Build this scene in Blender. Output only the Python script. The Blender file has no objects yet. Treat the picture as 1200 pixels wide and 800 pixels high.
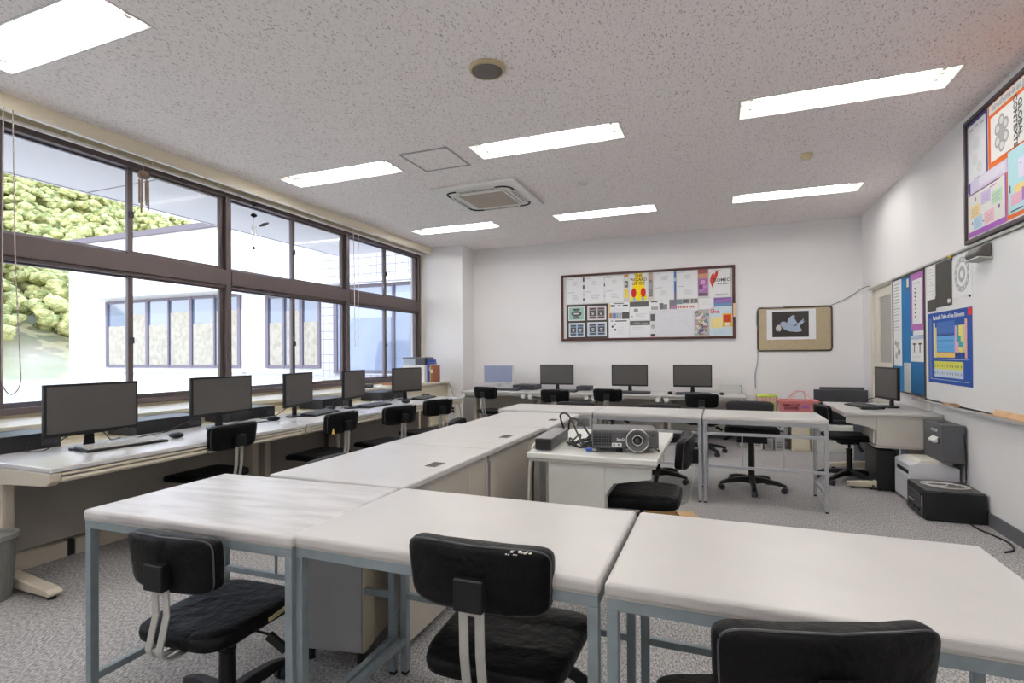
import bpy, bmesh, math, random
from mathutils import Vector, Matrix
random.seed(7)
SC = bpy.context.scene
COL = SC.collection
PI = math.pi
def V(*a): return Vector(a)

# ------------------------------------------------------------------ camera
F_PX, YAW, PIT, ROL, CY = 619.65, math.radians(21.4524), math.radians(.2934), math.radians(-.3933), 411.2
cf = V(-math.sin(YAW)*math.cos(PIT), math.cos(YAW)*math.cos(PIT), math.sin(PIT))
cr = V(math.cos(YAW), math.sin(YAW), 0); cu = cr.cross(cf)
cr, cu = math.cos(ROL)*cr+math.sin(ROL)*cu, -math.sin(ROL)*cr+math.cos(ROL)*cu
cam = bpy.data.cameras.new('camera'); camo = bpy.data.objects.new('camera', cam); COL.objects.link(camo)
M = Matrix((cr, cu, -cf)).transposed().to_4x4(); M.translation = V(0, 0, 1.2)
camo.matrix_world = M
cam.sensor_width = 36; cam.lens = F_PX/1200*36; cam.shift_y = (CY-400)/1200
cam.clip_start = .02; cam.clip_end = 400
SC.camera = camo

# ------------------------------------------------------------------ view, world, sun
SC.view_settings.view_transform = 'Standard'; SC.view_settings.look = 'None'
SC.view_settings.gamma = 1; SC.view_settings.use_curve_mapping = False
SC.view_settings.exposure = 1.12
TUBE = 17.0
W = bpy.data.worlds.new('sky'); SC.world = W; W.use_nodes = True
nt = W.node_tree; nt.nodes.clear()
tc = nt.nodes.new('ShaderNodeTexCoord'); sp = nt.nodes.new('ShaderNodeSeparateXYZ'); rp = nt.nodes.new('ShaderNodeValToRGB')
rp.color_ramp.elements[0].position = .0; rp.color_ramp.elements[0].color = (.92, .95, 1, 1)
rp.color_ramp.elements[1].position = .6; rp.color_ramp.elements[1].color = (.50, .68, 1, 1)
bg = nt.nodes.new('ShaderNodeBackground'); bg.inputs[1].default_value = 1.75
wo = nt.nodes.new('ShaderNodeOutputWorld')
nt.links.new(tc.outputs['Generated'], sp.inputs[0]); nt.links.new(sp.outputs['Z'], rp.inputs[0])
nt.links.new(rp.outputs[0], bg.inputs[0]); nt.links.new(bg.outputs[0], wo.inputs[0])
sun = bpy.data.lights.new('sun', 'SUN'); sun.energy = 1.15; sun.angle = math.radians(.6); sun.color = (1, .96, .9)
suno = bpy.data.objects.new('sun', sun); COL.objects.link(suno)
suno.rotation_euler = V(-.18, 1, -1.0).to_track_quat('-Z', 'Y').to_euler(); suno.location = (0, -20, 30)
try:
    SC.cycles.use_denoising = True; SC.cycles.max_bounces = 10; SC.cycles.diffuse_bounces = 6
    SC.cycles.glossy_bounces = 4; SC.cycles.transparent_max_bounces = 12
    SC.cycles.caustics_reflective = False; SC.cycles.caustics_refractive = False
    SC.cycles.sample_clamp_indirect = 6
except Exception: pass

# ------------------------------------------------------------------ materials
MATS = {}
def mat(name, col, rough=.5, metal=0, spec=.5, noise=None, bump=None, emit=None, coat=0):
    if name in MATS: return MATS[name]
    m = bpy.data.materials.new(name); m.use_nodes = True; MATS[name] = m
    n = m.node_tree; b = n.nodes['Principled BSDF']
    b.inputs['Base Color'].default_value = (*col, 1); b.inputs['Roughness'].default_value = rough
    b.inputs['Metallic'].default_value = metal; b.inputs['Specular IOR Level'].default_value = spec
    if coat: b.inputs['Coat Weight'].default_value = coat
    t = n.nodes.new('ShaderNodeTexCoord')
    if noise:
        sc, amt = noise[:2]
        nz = n.nodes.new('ShaderNodeTexNoise'); nz.inputs['Scale'].default_value = sc; nz.inputs['Detail'].default_value = 4
        n.links.new(t.outputs['Object'], nz.inputs['Vector'])
        r = n.nodes.new('ShaderNodeValToRGB'); c2 = noise[2] if len(noise) > 2 else [c*(1-amt) for c in col]
        r.color_ramp.elements[0].color = (*c2, 1); r.color_ramp.elements[1].color = (*col, 1)
        r.color_ramp.elements[0].position = .35; r.color_ramp.elements[1].position = .6
        n.links.new(nz.outputs[0], r.inputs[0]); n.links.new(r.outputs[0], b.inputs['Base Color'])
    if bump:
        nb = n.nodes.new('ShaderNodeTexNoise'); nb.inputs['Scale'].default_value = bump[0]; nb.inputs['Detail'].default_value = 3
        n.links.new(t.outputs['Object'], nb.inputs['Vector'])
        bp = n.nodes.new('ShaderNodeBump'); bp.inputs['Strength'].default_value = bump[1]; bp.inputs['Distance'].default_value = bump[2] if len(bump) > 2 else .002
        n.links.new(nb.outputs[0], bp.inputs['Height']); n.links.new(bp.outputs[0], b.inputs['Normal'])
    if emit:
        b.inputs['Emission Color'].default_value = (*emit[0], 1); b.inputs['Emission Strength'].default_value = emit[1]
    return m
def flat(c):
    return mat('paper_%02x%02x%02x' % tuple(int(max(0, min(1, v))*255) for v in c), c, .75, spec=.2)
WALL = mat('wall_paint', (.81, .79, .795), .8, spec=.2, noise=(1.3, .02), bump=(160, .12))
STEELB = mat('beige_steel', (.58, .52, .43), .42, noise=(2, .05))
STEELD = mat('taupe_panel', (.30, .275, .245), .5, noise=(3, .08))
STEELG = mat('greige_steel', (.50, .475, .43), .42, noise=(2.5, .07))
STEELW = mat('pale_grey_steel', (.60, .60, .57), .4, noise=(2.5, .05))
LAMW = mat('white_laminate', (.62, .61, .61), .22, noise=(7, .06), bump=(30, .04))
LAMG = mat('grey_white_laminate', (.54, .52, .51), .30, noise=(5, .05), bump=(40, .03))
EDGEM = mat('beige_edge', (.46, .43, .39), .45)
EDGEL = mat('pale_beige_edge', (.66, .62, .55), .4)
TUBEM = mat('blue_grey_tube', (.25, .30, .325), .42, metal=.2, noise=(20, .12))
VINYL = mat('black_vinyl', (.004, .0037, .0043), .46, spec=.15, bump=(26, .8, .008), noise=(5, .3, (.007, .0065, .007)))
VINYLB = mat('black_vinyl_back', (.010, .010, .011), .55, bump=(60, .2))
FABRIC = mat('charcoal_fabric', (.022, .020, .022), .9, bump=(400, .4))
PLAS = mat('black_plastic', (.010, .010, .011), .42, spec=.3, bump=(200, .05))
PLASG = mat('dark_grey_plastic', (.055, .055, .062), .45)
CASTERM = mat('caster_plastic', (.03, .03, .035), .35)
SILV = mat('silver_steel', (.50, .49, .46), .38, metal=.45, noise=(12, .1))
CHROME = mat('chrome', (.7, .7, .7), .15, metal=1)
SCREEN = mat('screen', (.075, .069, .066), .42, spec=.5)  # brownish lift in the base colour imitates veiling flare
WHITEP = mat('white_plastic', (.78, .77, .74), .4)
BEIGEP = mat('beige_plastic', (.66, .60, .47), .45)
CREAM = mat('cream_paint', (.64, .58, .44), .5, noise=(1.5, .04))
ALU = mat('bronze_aluminium', (.125, .098, .098), .42, metal=.35, noise=(3, .1))
ALUL = mat('lit_sash_aluminium', (.20, .18, .22), .35, metal=.5)  # same sash metal, coloured paler and lilac where daylight catches it
BLACK = mat('matt_black', (.01, .01, .01), .7)
RUBBER = mat('cable_rubber', (.015, .015, .016), .5)
WCABLE = mat('white_cable', (.75, .73, .68), .5)
CARD = mat('cardboard', (.55, .36, .18), .8, noise=(12, .1))
WOODL = mat('light_wood', (.55, .33, .17), .55, noise=(9, .25))
MAHO = mat('mahogany_frame', (.085, .022, .018), .35, noise=(14, .4))
TAPE = flat((.75, .55, .2))

def glass_mat():
    m = bpy.data.materials.new('window_glass'); m.use_nodes = True; n = m.node_tree; n.nodes.clear()
    o = n.nodes.new('ShaderNodeOutputMaterial'); mx = n.nodes.new('ShaderNodeMixShader'); tr = n.nodes.new('ShaderNodeBsdfTransparent')
    g = n.nodes.new('ShaderNodeBsdfGlossy'); g.inputs['Roughness'].default_value = .02
    fr = n.nodes.new('ShaderNodeFresnel'); fr.inputs[0].default_value = 1.14
    tr.inputs[0].default_value = (.97, .98, .98, 1)
    n.links.new(fr.outputs[0], mx.inputs[0]); n.links.new(tr.outputs[0], mx.inputs[1]); n.links.new(g.outputs[0], mx.inputs[2]); n.links.new(mx.outputs[0], o.inputs[0])
    return m
GLASS = glass_mat()

def carpet_mat():
    m = bpy.data.materials.new('carpet'); m.use_nodes = True; n = m.node_tree; b = n.nodes['Principled BSDF']
    b.inputs['Roughness'].default_value = .95; b.inputs['Specular IOR Level'].default_value = .1
    t = n.nodes.new('ShaderNodeTexCoord')
    mp = n.nodes.new('ShaderNodeMapping'); mp.inputs['Scale'].default_value = (1, .45, 1); mp.inputs['Rotation'].default_value = (0, 0, .5)
    n.links.new(t.outputs['Object'], mp.inputs[0])
    a = n.nodes.new('ShaderNodeTexNoise'); a.inputs['Scale'].default_value = 140; a.inputs['Detail'].default_value = 4; a.inputs['Roughness'].default_value = .75
    c = n.nodes.new('ShaderNodeTexNoise'); c.inputs['Scale'].default_value = 1.7
    n.links.new(mp.outputs[0], a.inputs['Vector']); n.links.new(t.outputs['Object'], c.inputs['Vector'])
    r = n.nodes.new('ShaderNodeValToRGB')
    r.color_ramp.elements[0].position = .38; r.color_ramp.elements[0].color = (.17, .163, .168, 1)
    r.color_ramp.elements[1].position = .62; r.color_ramp.elements[1].color = (.62, .605, .605, 1)
    n.links.new(a.outputs[0], r.inputs[0])
    mx = n.nodes.new('ShaderNodeMix'); mx.data_type = 'RGBA'; mx.blend_type = 'MULTIPLY'; mx.inputs[0].default_value = .25
    n.links.new(r.outputs[0], mx.inputs[6]); n.links.new(c.outputs[0], mx.inputs[7]); n.links.new(mx.outputs[2], b.inputs['Base Color'])
    bp = n.nodes.new('ShaderNodeBump'); bp.inputs['Strength'].default_value = .6; bp.inputs['Distance'].default_value = .004
    n.links.new(a.outputs[0], bp.inputs['Height']); n.links.new(bp.outputs[0], b.inputs['Normal'])
    return m
def ceiling_mat():
    m = bpy.data.materials.new('rockwool_ceiling'); m.use_nodes = True; n = m.node_tree; b = n.nodes['Principled BSDF']
    b.inputs['Roughness'].default_value = .9; b.inputs['Specular IOR Level'].default_value = .1
    t = n.nodes.new('ShaderNodeTexCoord')
    mp = n.nodes.new('ShaderNodeMapping'); mp.inputs['Scale'].default_value = (1, .42, 1)
    n.links.new(t.outputs['Object'], mp.inputs[0])
    v = n.nodes.new('ShaderNodeTexNoise'); v.inputs['Scale'].default_value = 115; v.inputs['Detail'].default_value = 2
    n.links.new(mp.outputs[0], v.inputs['Vector'])
    r = n.nodes.new('ShaderNodeValToRGB')
    e = r.color_ramp.elements
    e[0].position = .30; e[0].color = (.42, .38, .37, 1); e[1].position = .39; e[1].color = (.84, .785, .775, 1)
    x = e.new(.62); x.color = (.90, .845, .835, 1)
    n.links.new(v.outputs[0], r.inputs[0]); n.links.new(r.outputs[0], b.inputs['Base Color'])
    bp = n.nodes.new('ShaderNodeBump'); bp.inputs['Strength'].default_value = .25; bp.inputs['Distance'].default_value = .002
    n.links.new(v.outputs[0], bp.inputs['Height']); n.links.new(bp.outputs[0], b.inputs['Normal'])
    return m
CARPET = carpet_mat(); CEIL = ceiling_mat()

# ------------------------------------------------------------------ mesh helpers
class MB:
    """collects shapes into one mesh"""
    def __init__(s): s.bm = bmesh.new(); s.mi = 0
    def _new(s, ret):
        for f in ret: f.material_index = s.mi
    def box(s, x0, x1, y0, y1, z0, z1, mtx=None):
        r = bmesh.ops.create_cube(s.bm, size=1)
        for v in r['verts']:
            v.co = V(x0+(v.co.x+.5)*(x1-x0), y0+(v.co.y+.5)*(y1-y0), z0+(v.co.z+.5)*(z1-z0))
            if mtx is not None: v.co = mtx @ v.co
        s._new({f for v in r['verts'] for f in v.link_faces}); return s
    def prism(s, pts, axis, a, b):
        """polygon pts in the two other axes, extruded along axis from a to b"""
        def mk(p, t):
            return V(t, p[0], p[1]) if axis == 'x' else V(p[0], t, p[1]) if axis == 'y' else V(p[0], p[1], t)
        A = [s.bm.verts.new(mk(p, a)) for p in pts]; B = [s.bm.verts.new(mk(p, b)) for p in pts]
        fs = [s.bm.faces.new(A), s.bm.faces.new(B[::-1])]
        for i in range(len(pts)):
            j = (i+1) % len(pts); fs.append(s.bm.faces.new((A[j], A[i], B[i], B[j])))
        s._new(fs); return s
    def tube(s, pts, r, seg=8, closed=False, flat_=None):
        pts = [Vector(p) for p in pts]; n = len(pts); rings = []
        up = V(0, 0, 1)
        for i, p in enumerate(pts):
            a = pts[(i-1) % n] if (closed or i > 0) else p; b = pts[(i+1) % n] if (closed or i < n-1) else p
            d = (b-a).normalized() if (b-a).length > 1e-9 else V(0, 0, 1)
            u = up if abs(d.dot(up)) < .95 else V(1, 0, 0)
            e1 = d.cross(u).normalized(); e2 = d.cross(e1).normalized()
            rr = r[i] if isinstance(r, (list, tuple)) else r
            rings.append([s.bm.verts.new(p+rr*(math.cos(2*PI*k/seg)*e1+math.sin(2*PI*k/seg)*e2)) for k in range(seg)])
        fs = []
        m = n if closed else n-1
        for i in range(m):
            A, B = rings[i], rings[(i+1) % n]
            for k in range(seg):
                l = (k+1) % seg; fs.append(s.bm.faces.new((A[k], A[l], B[l], B[k])))
        if not closed: fs.append(s.bm.faces.new(rings[0][::-1])); fs.append(s.bm.faces.new(rings[-1]))
        s._new(fs); return s
    def lathe(s, prof, c=(0, 0, 0), seg=24, mtx=None, cap=True):
        """prof: (r,z) list around the z axis"""
        rings = []
        for r, z in prof:
            ring = []
            for k in range(seg):
                p = V(r*math.cos(2*PI*k/seg), r*math.sin(2*PI*k/seg), z)
                if mtx is not None: p = mtx @ p
                ring.append(s.bm.verts.new(p+Vector(c)))
            rings.append(ring)
        fs = []
        for A, B in zip(rings, rings[1:]):
            for k in range(seg):
                l = (k+1) % seg; fs.append(s.bm.faces.new((A[k], A[l], B[l], B[k])))
        if cap: fs.append(s.bm.faces.new(rings[0][::-1])); fs.append(s.bm.faces.new(rings[-1]))
        s._new(fs); return s
    def sq(s, a, b, c, e1=.35, e2=.3, nu=14, nv=36, fn=None):
        """superquadric cushion"""
        def sg(t, e): return math.copysign(abs(t)**e, t)
        rings = []
        for i in range(1, nu):
            et = -PI/2+PI*i/nu; ce, se = sg(math.cos(et), e1), sg(math.sin(et), e1); ring = []
            for k in range(nv):
                om = 2*PI*(k+.5)/nv
                p = V(a*ce*sg(math.cos(om), e2), b*ce*sg(math.sin(om), e2), c*se)
                ring.append(s.bm.verts.new(fn(p) if fn else p))
            rings.append(ring)
        bo = s.bm.verts.new(fn(V(0, 0, -c)) if fn else V(0, 0, -c)); to = s.bm.verts.new(fn(V(0, 0, c)) if fn else V(0, 0, c)); fs = []
        for A, B in zip(rings, rings[1:]):
            for k in range(nv):
                l = (k+1) % nv; fs.append(s.bm.faces.new((A[k], A[l], B[l], B[k])))
        for k in range(nv):
            l = (k+1) % nv; fs.append(s.bm.faces.new((rings[0][l], rings[0][k], bo))); fs.append(s.bm.faces.new((rings[-1][k], rings[-1][l], to)))
        s._new(fs); return s
    def quad(s, pts):
        s._new([s.bm.faces.new([s.bm.verts.new(Vector(p)) for p in pts])]); return s
    def build(s, name, mats, parent=None, bevel=0, smooth=False, seg=2, label=None, loc=None, normals=True):
        if normals: bmesh.ops.recalc_face_normals(s.bm, faces=s.bm.faces)
        me = bpy.data.meshes.new(name); s.bm.to_mesh(me); s.bm.free()
        for m in (mats if isinstance(mats, (list, tuple)) else [mats]): me.materials.append(m)
        o = bpy.data.objects.new(name, me); COL.objects.link(o)
        if smooth:
            for p in me.polygons: p.use_smooth = True
        if bevel:
            md = o.modifiers.new('bevel', 'BEVEL'); md.width = bevel; md.segments = seg; md.limit_method = 'ANGLE'; md.angle_limit = math.radians(40)
            md.harden_normals = False
        if parent is not None: o.parent = parent
        if loc is not None: o.location = loc
        if label: o['label'] = label
        return o
def tag(o, label, cat, group=None):
    o['label'] = label; o['category'] = cat
    if group: o['group'] = group
    return o
def thing(name, label, cat, loc=(0, 0, 0), rz=0, group=None):
    o = bpy.data.objects.new(name, None); COL.objects.link(o); o.empty_display_size = .05
    o.location = loc; o.rotation_euler = (0, 0, rz); return tag(o, label, cat, group)
def struct(o): o['kind'] = 'structure'; return o
def copy_tree(o, parent=None):
    c = o.copy(); COL.objects.link(c)
    if parent is not None: c.parent = parent
    for ch in list(o.children): copy_tree(ch, c)
    return c
def dup(o, label, loc, rz=0, group=None):
    c = copy_tree(o); c.location = loc; c.rotation_euler = (0, 0, rz); c['label'] = label
    if group: c['group'] = group
    return c
def drop_children(o, names):
    for ch in list(o.children):
        if ch.name.split('.')[0] in names:
            for g in list(ch.children): bpy.data.objects.remove(g)
            bpy.data.objects.remove(ch)
def arc(c, r, a0, a1, n, plane='yz', x=0):
    o = []
    for i in range(n+1):
        a = a0+(a1-a0)*i/n; u, w = c[0]+r*math.cos(a), c[1]+r*math.sin(a)
        o.append((x, u, w) if plane == 'yz' else (u, x, w) if plane == 'xz' else (u, w, x))
    return o
def smooth_path(pts, n=6):
    """Catmull-Rom through points"""
    P = [Vector(p) for p in pts]; P = [P[0]]+P+[P[-1]]; out = []
    for i in range(1, len(P)-2):
        for k in range(n):
            t = k/n; a, b, c, d = P[i-1:i+3]
            out.append(.5*((2*b)+(c-a)*t+(2*a-5*b+4*c-d)*t*t+(3*b-a-3*c+d)*t**3))
    out.append(P[-2]); return out
def text_mesh(name, body, size, mtx, material, parent, extrude=.0006, align='CENTER', shear=0):
    cu_ = bpy.data.curves.new(name, 'FONT'); cu_.body = body; cu_.size = size; cu_.extrude = extrude; cu_.align_x = align; cu_.align_y = 'CENTER'
    cu_.resolution_u = 2; cu_.offset = size*.018; cu_.shear = shear; cu_.space_line = .9
    t = bpy.data.objects.new(name, cu_); COL.objects.link(t)
    dg = bpy.context.evaluated_depsgraph_get(); dg.update()
    me = bpy.data.meshes.new_from_object(t.evaluated_get(dg)); bpy.data.objects.remove(t)
    me.transform(mtx); me.materials.clear(); me.materials.append(material)
    o = bpy.data.objects.new(name, me); COL.objects.link(o)
    if parent is not None: o.parent = parent
    return o

# ------------------------------------------------------------------ room shell
ZC, XR, YB, XW, YF = 2.934, 1.712, 7.97, -4.60, -1.75
struct(MB().box(-4.75, XR+.1, YF-.1, YB+.1, -.12, 0).build('floor', CARPET))
LIGHTS = [(x, y) for y in (-.63, 1.74, 4.13, 6.51) for x in (-3.395, -1.318, .77)]
LW, LD = 1.245, .30
HX = [(x-LW/2, x+LW/2) for x in (-3.395, -1.318, .77)]; HY = [(y-LD/2, y+LD/2) for y in (-.63, 1.74, 4.13, 6.51)]
xs = sorted({-4.9, XR+.1} | {v for p in HX for v in p}); ys = sorted({YF-.1, YB+.1} | {v for p in HY for v in p})
c = MB()
for i in range(len(xs)-1):
    for j in range(len(ys)-1):
        mx, my = (xs[i]+xs[i+1])/2, (ys[j]+ys[j+1])/2
        if any(a < mx < b for a, b in HX) and any(a < my < b for a, b in HY): continue
        c.quad([(xs[i], ys[j], ZC), (xs[i], ys[j+1], ZC), (xs[i+1], ys[j+1], ZC), (xs[i+1], ys[j], ZC)])
bmesh.ops.remove_doubles(c.bm, verts=c.bm.verts, dist=1e-5)
struct(c.build('ceiling', CEIL, normals=False))
struct(MB().box(-5.6, XR+1.2, YF-1, YB+.25, 3.16, 3.30).build('trim_1', mat('roof_slab', (.5, .5, .5), .8)))
struct(MB().box(-4.75, XR+.1, YB, YB+.12, 0, ZC+.2).build('wall_back', WALL))
struct(MB().box(-4.75, XR+.1, YF-.12, YF, 0, ZC+.2).build('wall_front', WALL))
DY0, DY1, DZ = 6.685, 7.50, 1.955
w = MB(); w.box(XR, XR+.12, YF, DY0, 0, ZC+.2); w.box(XR, XR+.12, DY1, YB, 0, ZC+.2); w.box(XR, XR+.12, DY0, DY1, DZ, ZC+.2)
struct(w.build('wall_right', WALL))
struct(MB().box(XR+1.0, XR+1.1, 5.5, 8.5, 0, 2.6).build('wall_corridor', WALL))
struct(MB().box(XR+.12, XR+1.0, 5.5, 8.5, -.1, 0).build('floor_corridor', mat('vinyl_floor', (.45, .42, .38), .5)))
# left wall: below the sill and above the windows
w = MB(); w.box(-4.75, -4.585, YF, 7.53, 0, .80); w.box(-4.75, -4.56, YF, 7.53, 2.80, ZC+.2)
struct(w.build('wall_left', CREAM))
struct(MB().box(-4.75, -3.80, 7.53, YB, 0, ZC).build('wall_column', WALL))
struct(MB().box(-4.585, -4.535, 7.505, 7.53, .78, 2.83).box(-4.61, -4.585, 7.49, 7.53, .78, 2.83).build('trim_2', CREAM))
BBM = mat('dark_skirting', (.13, .13, .145), .55)
struct(MB().box(XR-.012, XR, YF, DY0-.03, 0, .092).build('baseboard_right', BBM))
struct(MB().box(-3.8, XR, YB-.012, YB, 0, .092).build('baseboard_back', BBM))
# ceiling speck joint, curtain box
o = MB().box(-4.375, -4.355, YF, 7.53, 2.832, ZC).box(-4.56, -4.375, YF, 7.53, 2.90, ZC).build('trim_3', mat('curtain_box_cream', (.84, .77, .61), .55), bevel=.002)
struct(o)
struct(MB().box(-4.378, -4.350, YF, 7.525, 2.824, 2.833).build('trim_4', mat('white_lip', (.82, .8, .76), .4)))
# sill with stepped nosing and cabinet below
s = MB(); s.box(-4.585, -4.03, YF, 7.53, .742, .775)
struct(s.build('trim_5', mat('sill_cream', (.70, .66, .56), .38), bevel=.004))
s = MB(); s.box(-4.57, -4.075, YF, 7.53, .10, .742)
struct(s.build('trim_6', mat('sill_front', (.60, .54, .40), .5, noise=(1.2, .05))))
s = MB()
for y in (-1.2, .5, 2.2, 3.9, 5.6): s.box(-4.075, -4.06, y+.006, y+1.694 if y < 5 else 7.4, .12, .70)
struct(s.build('trim_7', mat('sill_doors', (.66, .60, .46), .5), bevel=.003))
s = MB(); s.box(-4.57, -4.09, YF, 7.53, 0, .10)
struct(s.build('trim_8', STEELD))

# ------------------------------------------------------------------ windows
MUL = [-1.59, .23, 2.05, 3.87, 5.69, 7.49]
WZ = [(.80, 1.885), (2.045, 2.83)]
for k in range(5):
    y0, y1 = MUL[k], MUL[k+1]; ym = (y0+y1)/2+.0
    f = MB()
    f.box(-4.67, -4.545, y0-.03, y0+.03, .80, 2.83)                      # fixed mullion
    if k == 4: f.box(-4.67, -4.545, y1-.045, y1+.01, .80, 2.83)
    ya, yb = y0+.03, y1-.03 if k < 4 else y1-.045
    f.box(-4.67, -4.55, ya, yb, .80, .845)                                # bottom rail
    f.box(-4.665, -4.535, ya, yb, 1.90, 2.05); f.box(-4.65, -4.56, ya, yb, 1.872, 1.90)   # transom
    f.box(-4.67, -4.55, ya, yb, 2.775, 2.83)                              # head
    fr = struct(f.build('window_%d' % (k+1), ALU, bevel=.003))
    for (z0, z1) in ((.845, 1.872), (2.05, 2.775)):
        for side, (a, b) in enumerate(((ya, ym+.03), (ym-.03, yb))):
            X0 = -4.60 if side == 1 else -4.635
            s = MB(); sw = .042
            s.box(X0-.014, X0+.014, a, a+sw, z0, z1); s.box(X0-.014, X0+.014, b-sw, b, z0, z1)
            s.box(X0-.014, X0+.014, a+sw, b-sw, z0, z0+.035); s.box(X0-.014, X0+.014, a+sw, b-sw, z1-.015, z1)
            so = s.build('sash', ALU if side == 1 else ALUL, fr, bevel=.002)
            g = MB(); g.quad([(X0, a+sw, z0+.035), (X0, b-sw, z0+.035), (X0, b-sw, z1-.015), (X0, a+sw, z1-.015)])
            g.build('pane', GLASS, so)
        l = MB(); zc = (z0+z1)/2-.03
        l.box(-4.586, -4.572, ym-.02, ym+.012, zc-.02, zc+.03); l.tube([(-4.575, ym-.004, zc), (-4.555, ym-.02, zc+.035)], .006, 6)
        l.build('latch', PLASG, fr)

# door in the right wall
f = MB(); f.box(XR-.012, XR+.13, DY0-.02, DY0+.03, 0, DZ+.02); f.box(XR-.012, XR+.13, DY1-.03, DY1+.02, 0, DZ+.02); f.box(XR-.012, XR+.13, DY0+.03, DY1-.03, DZ-.03, DZ+.02)
DOORM = mat('door_cream', (.70, .66, .58), .45)
dr = struct(f.build('door_1', DOORM, bevel=.003))
f = MB(); a, b = DY0+.03, DY1-.03
f.box(XR+.015, XR+.05, a, a+.07, 0, DZ-.03); f.box(XR+.015, XR+.05, b-.19, b, 0, DZ-.03)
f.box(XR+.015, XR+.05, a+.07, b-.19, 0, 1.075); f.box(XR+.015, XR+.05, a+.07, b-.19, 1.82, DZ-.03)
dl = f.build('door_leaf', DOORM, dr, bevel=.002)
MB().box(XR+.028, XR+.034, a+.07, b-.19, 1.075, 1.82).build('frosted_pane', mat('frosted_grey', (.38, .36, .34), .5), dl)
# ------------------------------------------------------------------ exterior
EXTW = mat('white_render', (.86, .85, .83), .8, noise=(2, .03))
struct(MB().box(-60, -4.75, -30, 40, -.5, -.12).build('ground', mat('pale_gravel', (.62, .56, .47), .9, noise=(1.2, .2))))
struct(MB().box(-6.35, -4.75, YF-1, 7.62, 2.96, 3.16).build('trim_9', mat('eave_soffit', (.84, .82, .87), .8)))
struct(MB().box(-6.30, -4.76, 3.60, 3.612, 2.955, 2.961).box(-6.30, -6.29, YF-1, 7.6, 2.955, 2.961).build('trim_13', mat('joint_grey', (.35, .33, .36), .7)))
YW = 9.6
th = thing('school_wing', 'white rendered building wing outside beyond the windows', 'building', (-12, YW, 0))
def lp(mb): return mb
w = MB(); w.box(-5.6, 3.8, 0, 5, -.12, 4.42); w.build('wall', EXTW, th)
MB().box(-5.7, 3.8, -.10, 5.1, 4.42, 4.56).build('coping', mat('mauve_coping', (.16, .13, .145), .6), th)
# tiled panel towards the inner corner
def tile_mat():
    m = bpy.data.materials.new('grey_tile'); m.use_nodes = True; n = m.node_tree; b = n.nodes['Principled BSDF']; b.inputs['Roughness'].default_value = .4
    t = n.nodes.new('ShaderNodeTexCoord'); br = n.nodes.new('ShaderNodeTexBrick'); br.offset = 0
    mp = n.nodes.new('ShaderNodeMapping'); mp.inputs['Rotation'].default_value = (PI/2, 0, 0)
    br.inputs['Color1'].default_value = (.46, .44, .46, 1); br.inputs['Color2'].default_value = (.50, .48, .50, 1); br.inputs['Mortar'].default_value = (.16, .15, .17, 1)
    br.inputs['Scale'].default_value = 3.2; br.inputs['Brick Width'].default_value = .5; br.inputs['Row Height'].default_value = .55; br.inputs['Mortar Size'].default_value = .02
    n.links.new(t.outputs['Object'], mp.inputs[0]); n.links.new(mp.outputs[0], br.inputs[0]); n.links.new(br.outputs[0], b.inputs['Base Color']); return m
BLUEG = mat('sky_tint_glass', (.13, .17, .26), .06, spec=1, coat=1); CURTSKY = mat('curtain', (.42, .38, .31), .9, noise=(8, .2)); LILF = mat('lilac_frame', (.15, .125, .16), .4)  # blue of the panes stands in for reflected sky
def ext_window(x0, x1, z0, z1, n, hood=True):
    f = MB(); f.box(x0, x1, -.05, -.01, z0, z0+.07); f.box(x0, x1, -.05, -.01, z1-.07, z1)
    for i in range(n+1):
        x = x0+(x1-x0)*i/n; ww = .09 if i % 2 == 0 else .05
        f.box(x-ww/2, x+ww/2, -.06, -.01, z0, z1)
    fo = f.build('window', LILF, th)
    MB().box(x0, x1, -.02, -.005, z0, z1).build('pane', BLUEG, fo)
    cu_ = MB()
    for i in range(n):
        xa = x0+(x1-x0)*i/n+.06; xb = x0+(x1-x0)*(i+1)/n-.06
        k = 10; pts = [(xa+(xb-xa)*j/k, -.028-.006*(j % 2)) for j in range(k+1)]
        cu_.prism(pts+[(xb, -.022), (xa, -.022)], 'z', z0+.08, z0+(z1-z0)*(.62 if i % 2 == 0 else .78))
    cu_.build('curtain', CURTSKY, fo)  # real curtains, except the sky-coloured sheets of the tiled wing
    if hood: MB().prism([(-.45, z1+.10), (0, z1+.16), (0, z1+.04), (-.45, z1+.04)], 'x', x0-.65, x1+.2).build('hood', EXTW, fo)
    MB().box(x0-.6, x1+.2, -.12, 0, z0-.14, z0-.09).build('sill', mat('grey_sill', (.45, .44, .45), .6), fo)
ext_window(-3.85, 1.1, .90, 2.72, 6); ext_window(2.0, 3.55, .90, 2.62, 3); 
tw = thing('tiled_wing', 'grey tiled building corner with large pale panes outside the farthest window', 'building', (-6.4, 9.32, 0)); th = tw
w = MB(); w.box(-1.78, 1.7, 0, .25, 2.80, 4.3); w.box(-1.78, 1.7, 0, .25, -.12, .78); w.box(-1.78, -1.40, 0, .25, .78, 2.80); w.build('tile_panel', tile_mat(), tw)
MB().box(-1.80, 1.7, -.25, 0, 2.72, 2.80).build('hood', EXTW, tw)
CURTSKY = mat('pale_sky_sheet', (.30, .34, .45), .6, noise=(1.2, .12)); BLUEG = mat('pale_sky_tint_glass', (.26, .31, .44), .06, spec=1, coat=1)  # sheets and panes coloured as sky reflection; no blind hangs here
ext_window(-1.36, 1.6, .80, 2.70, 2, False)
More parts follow.
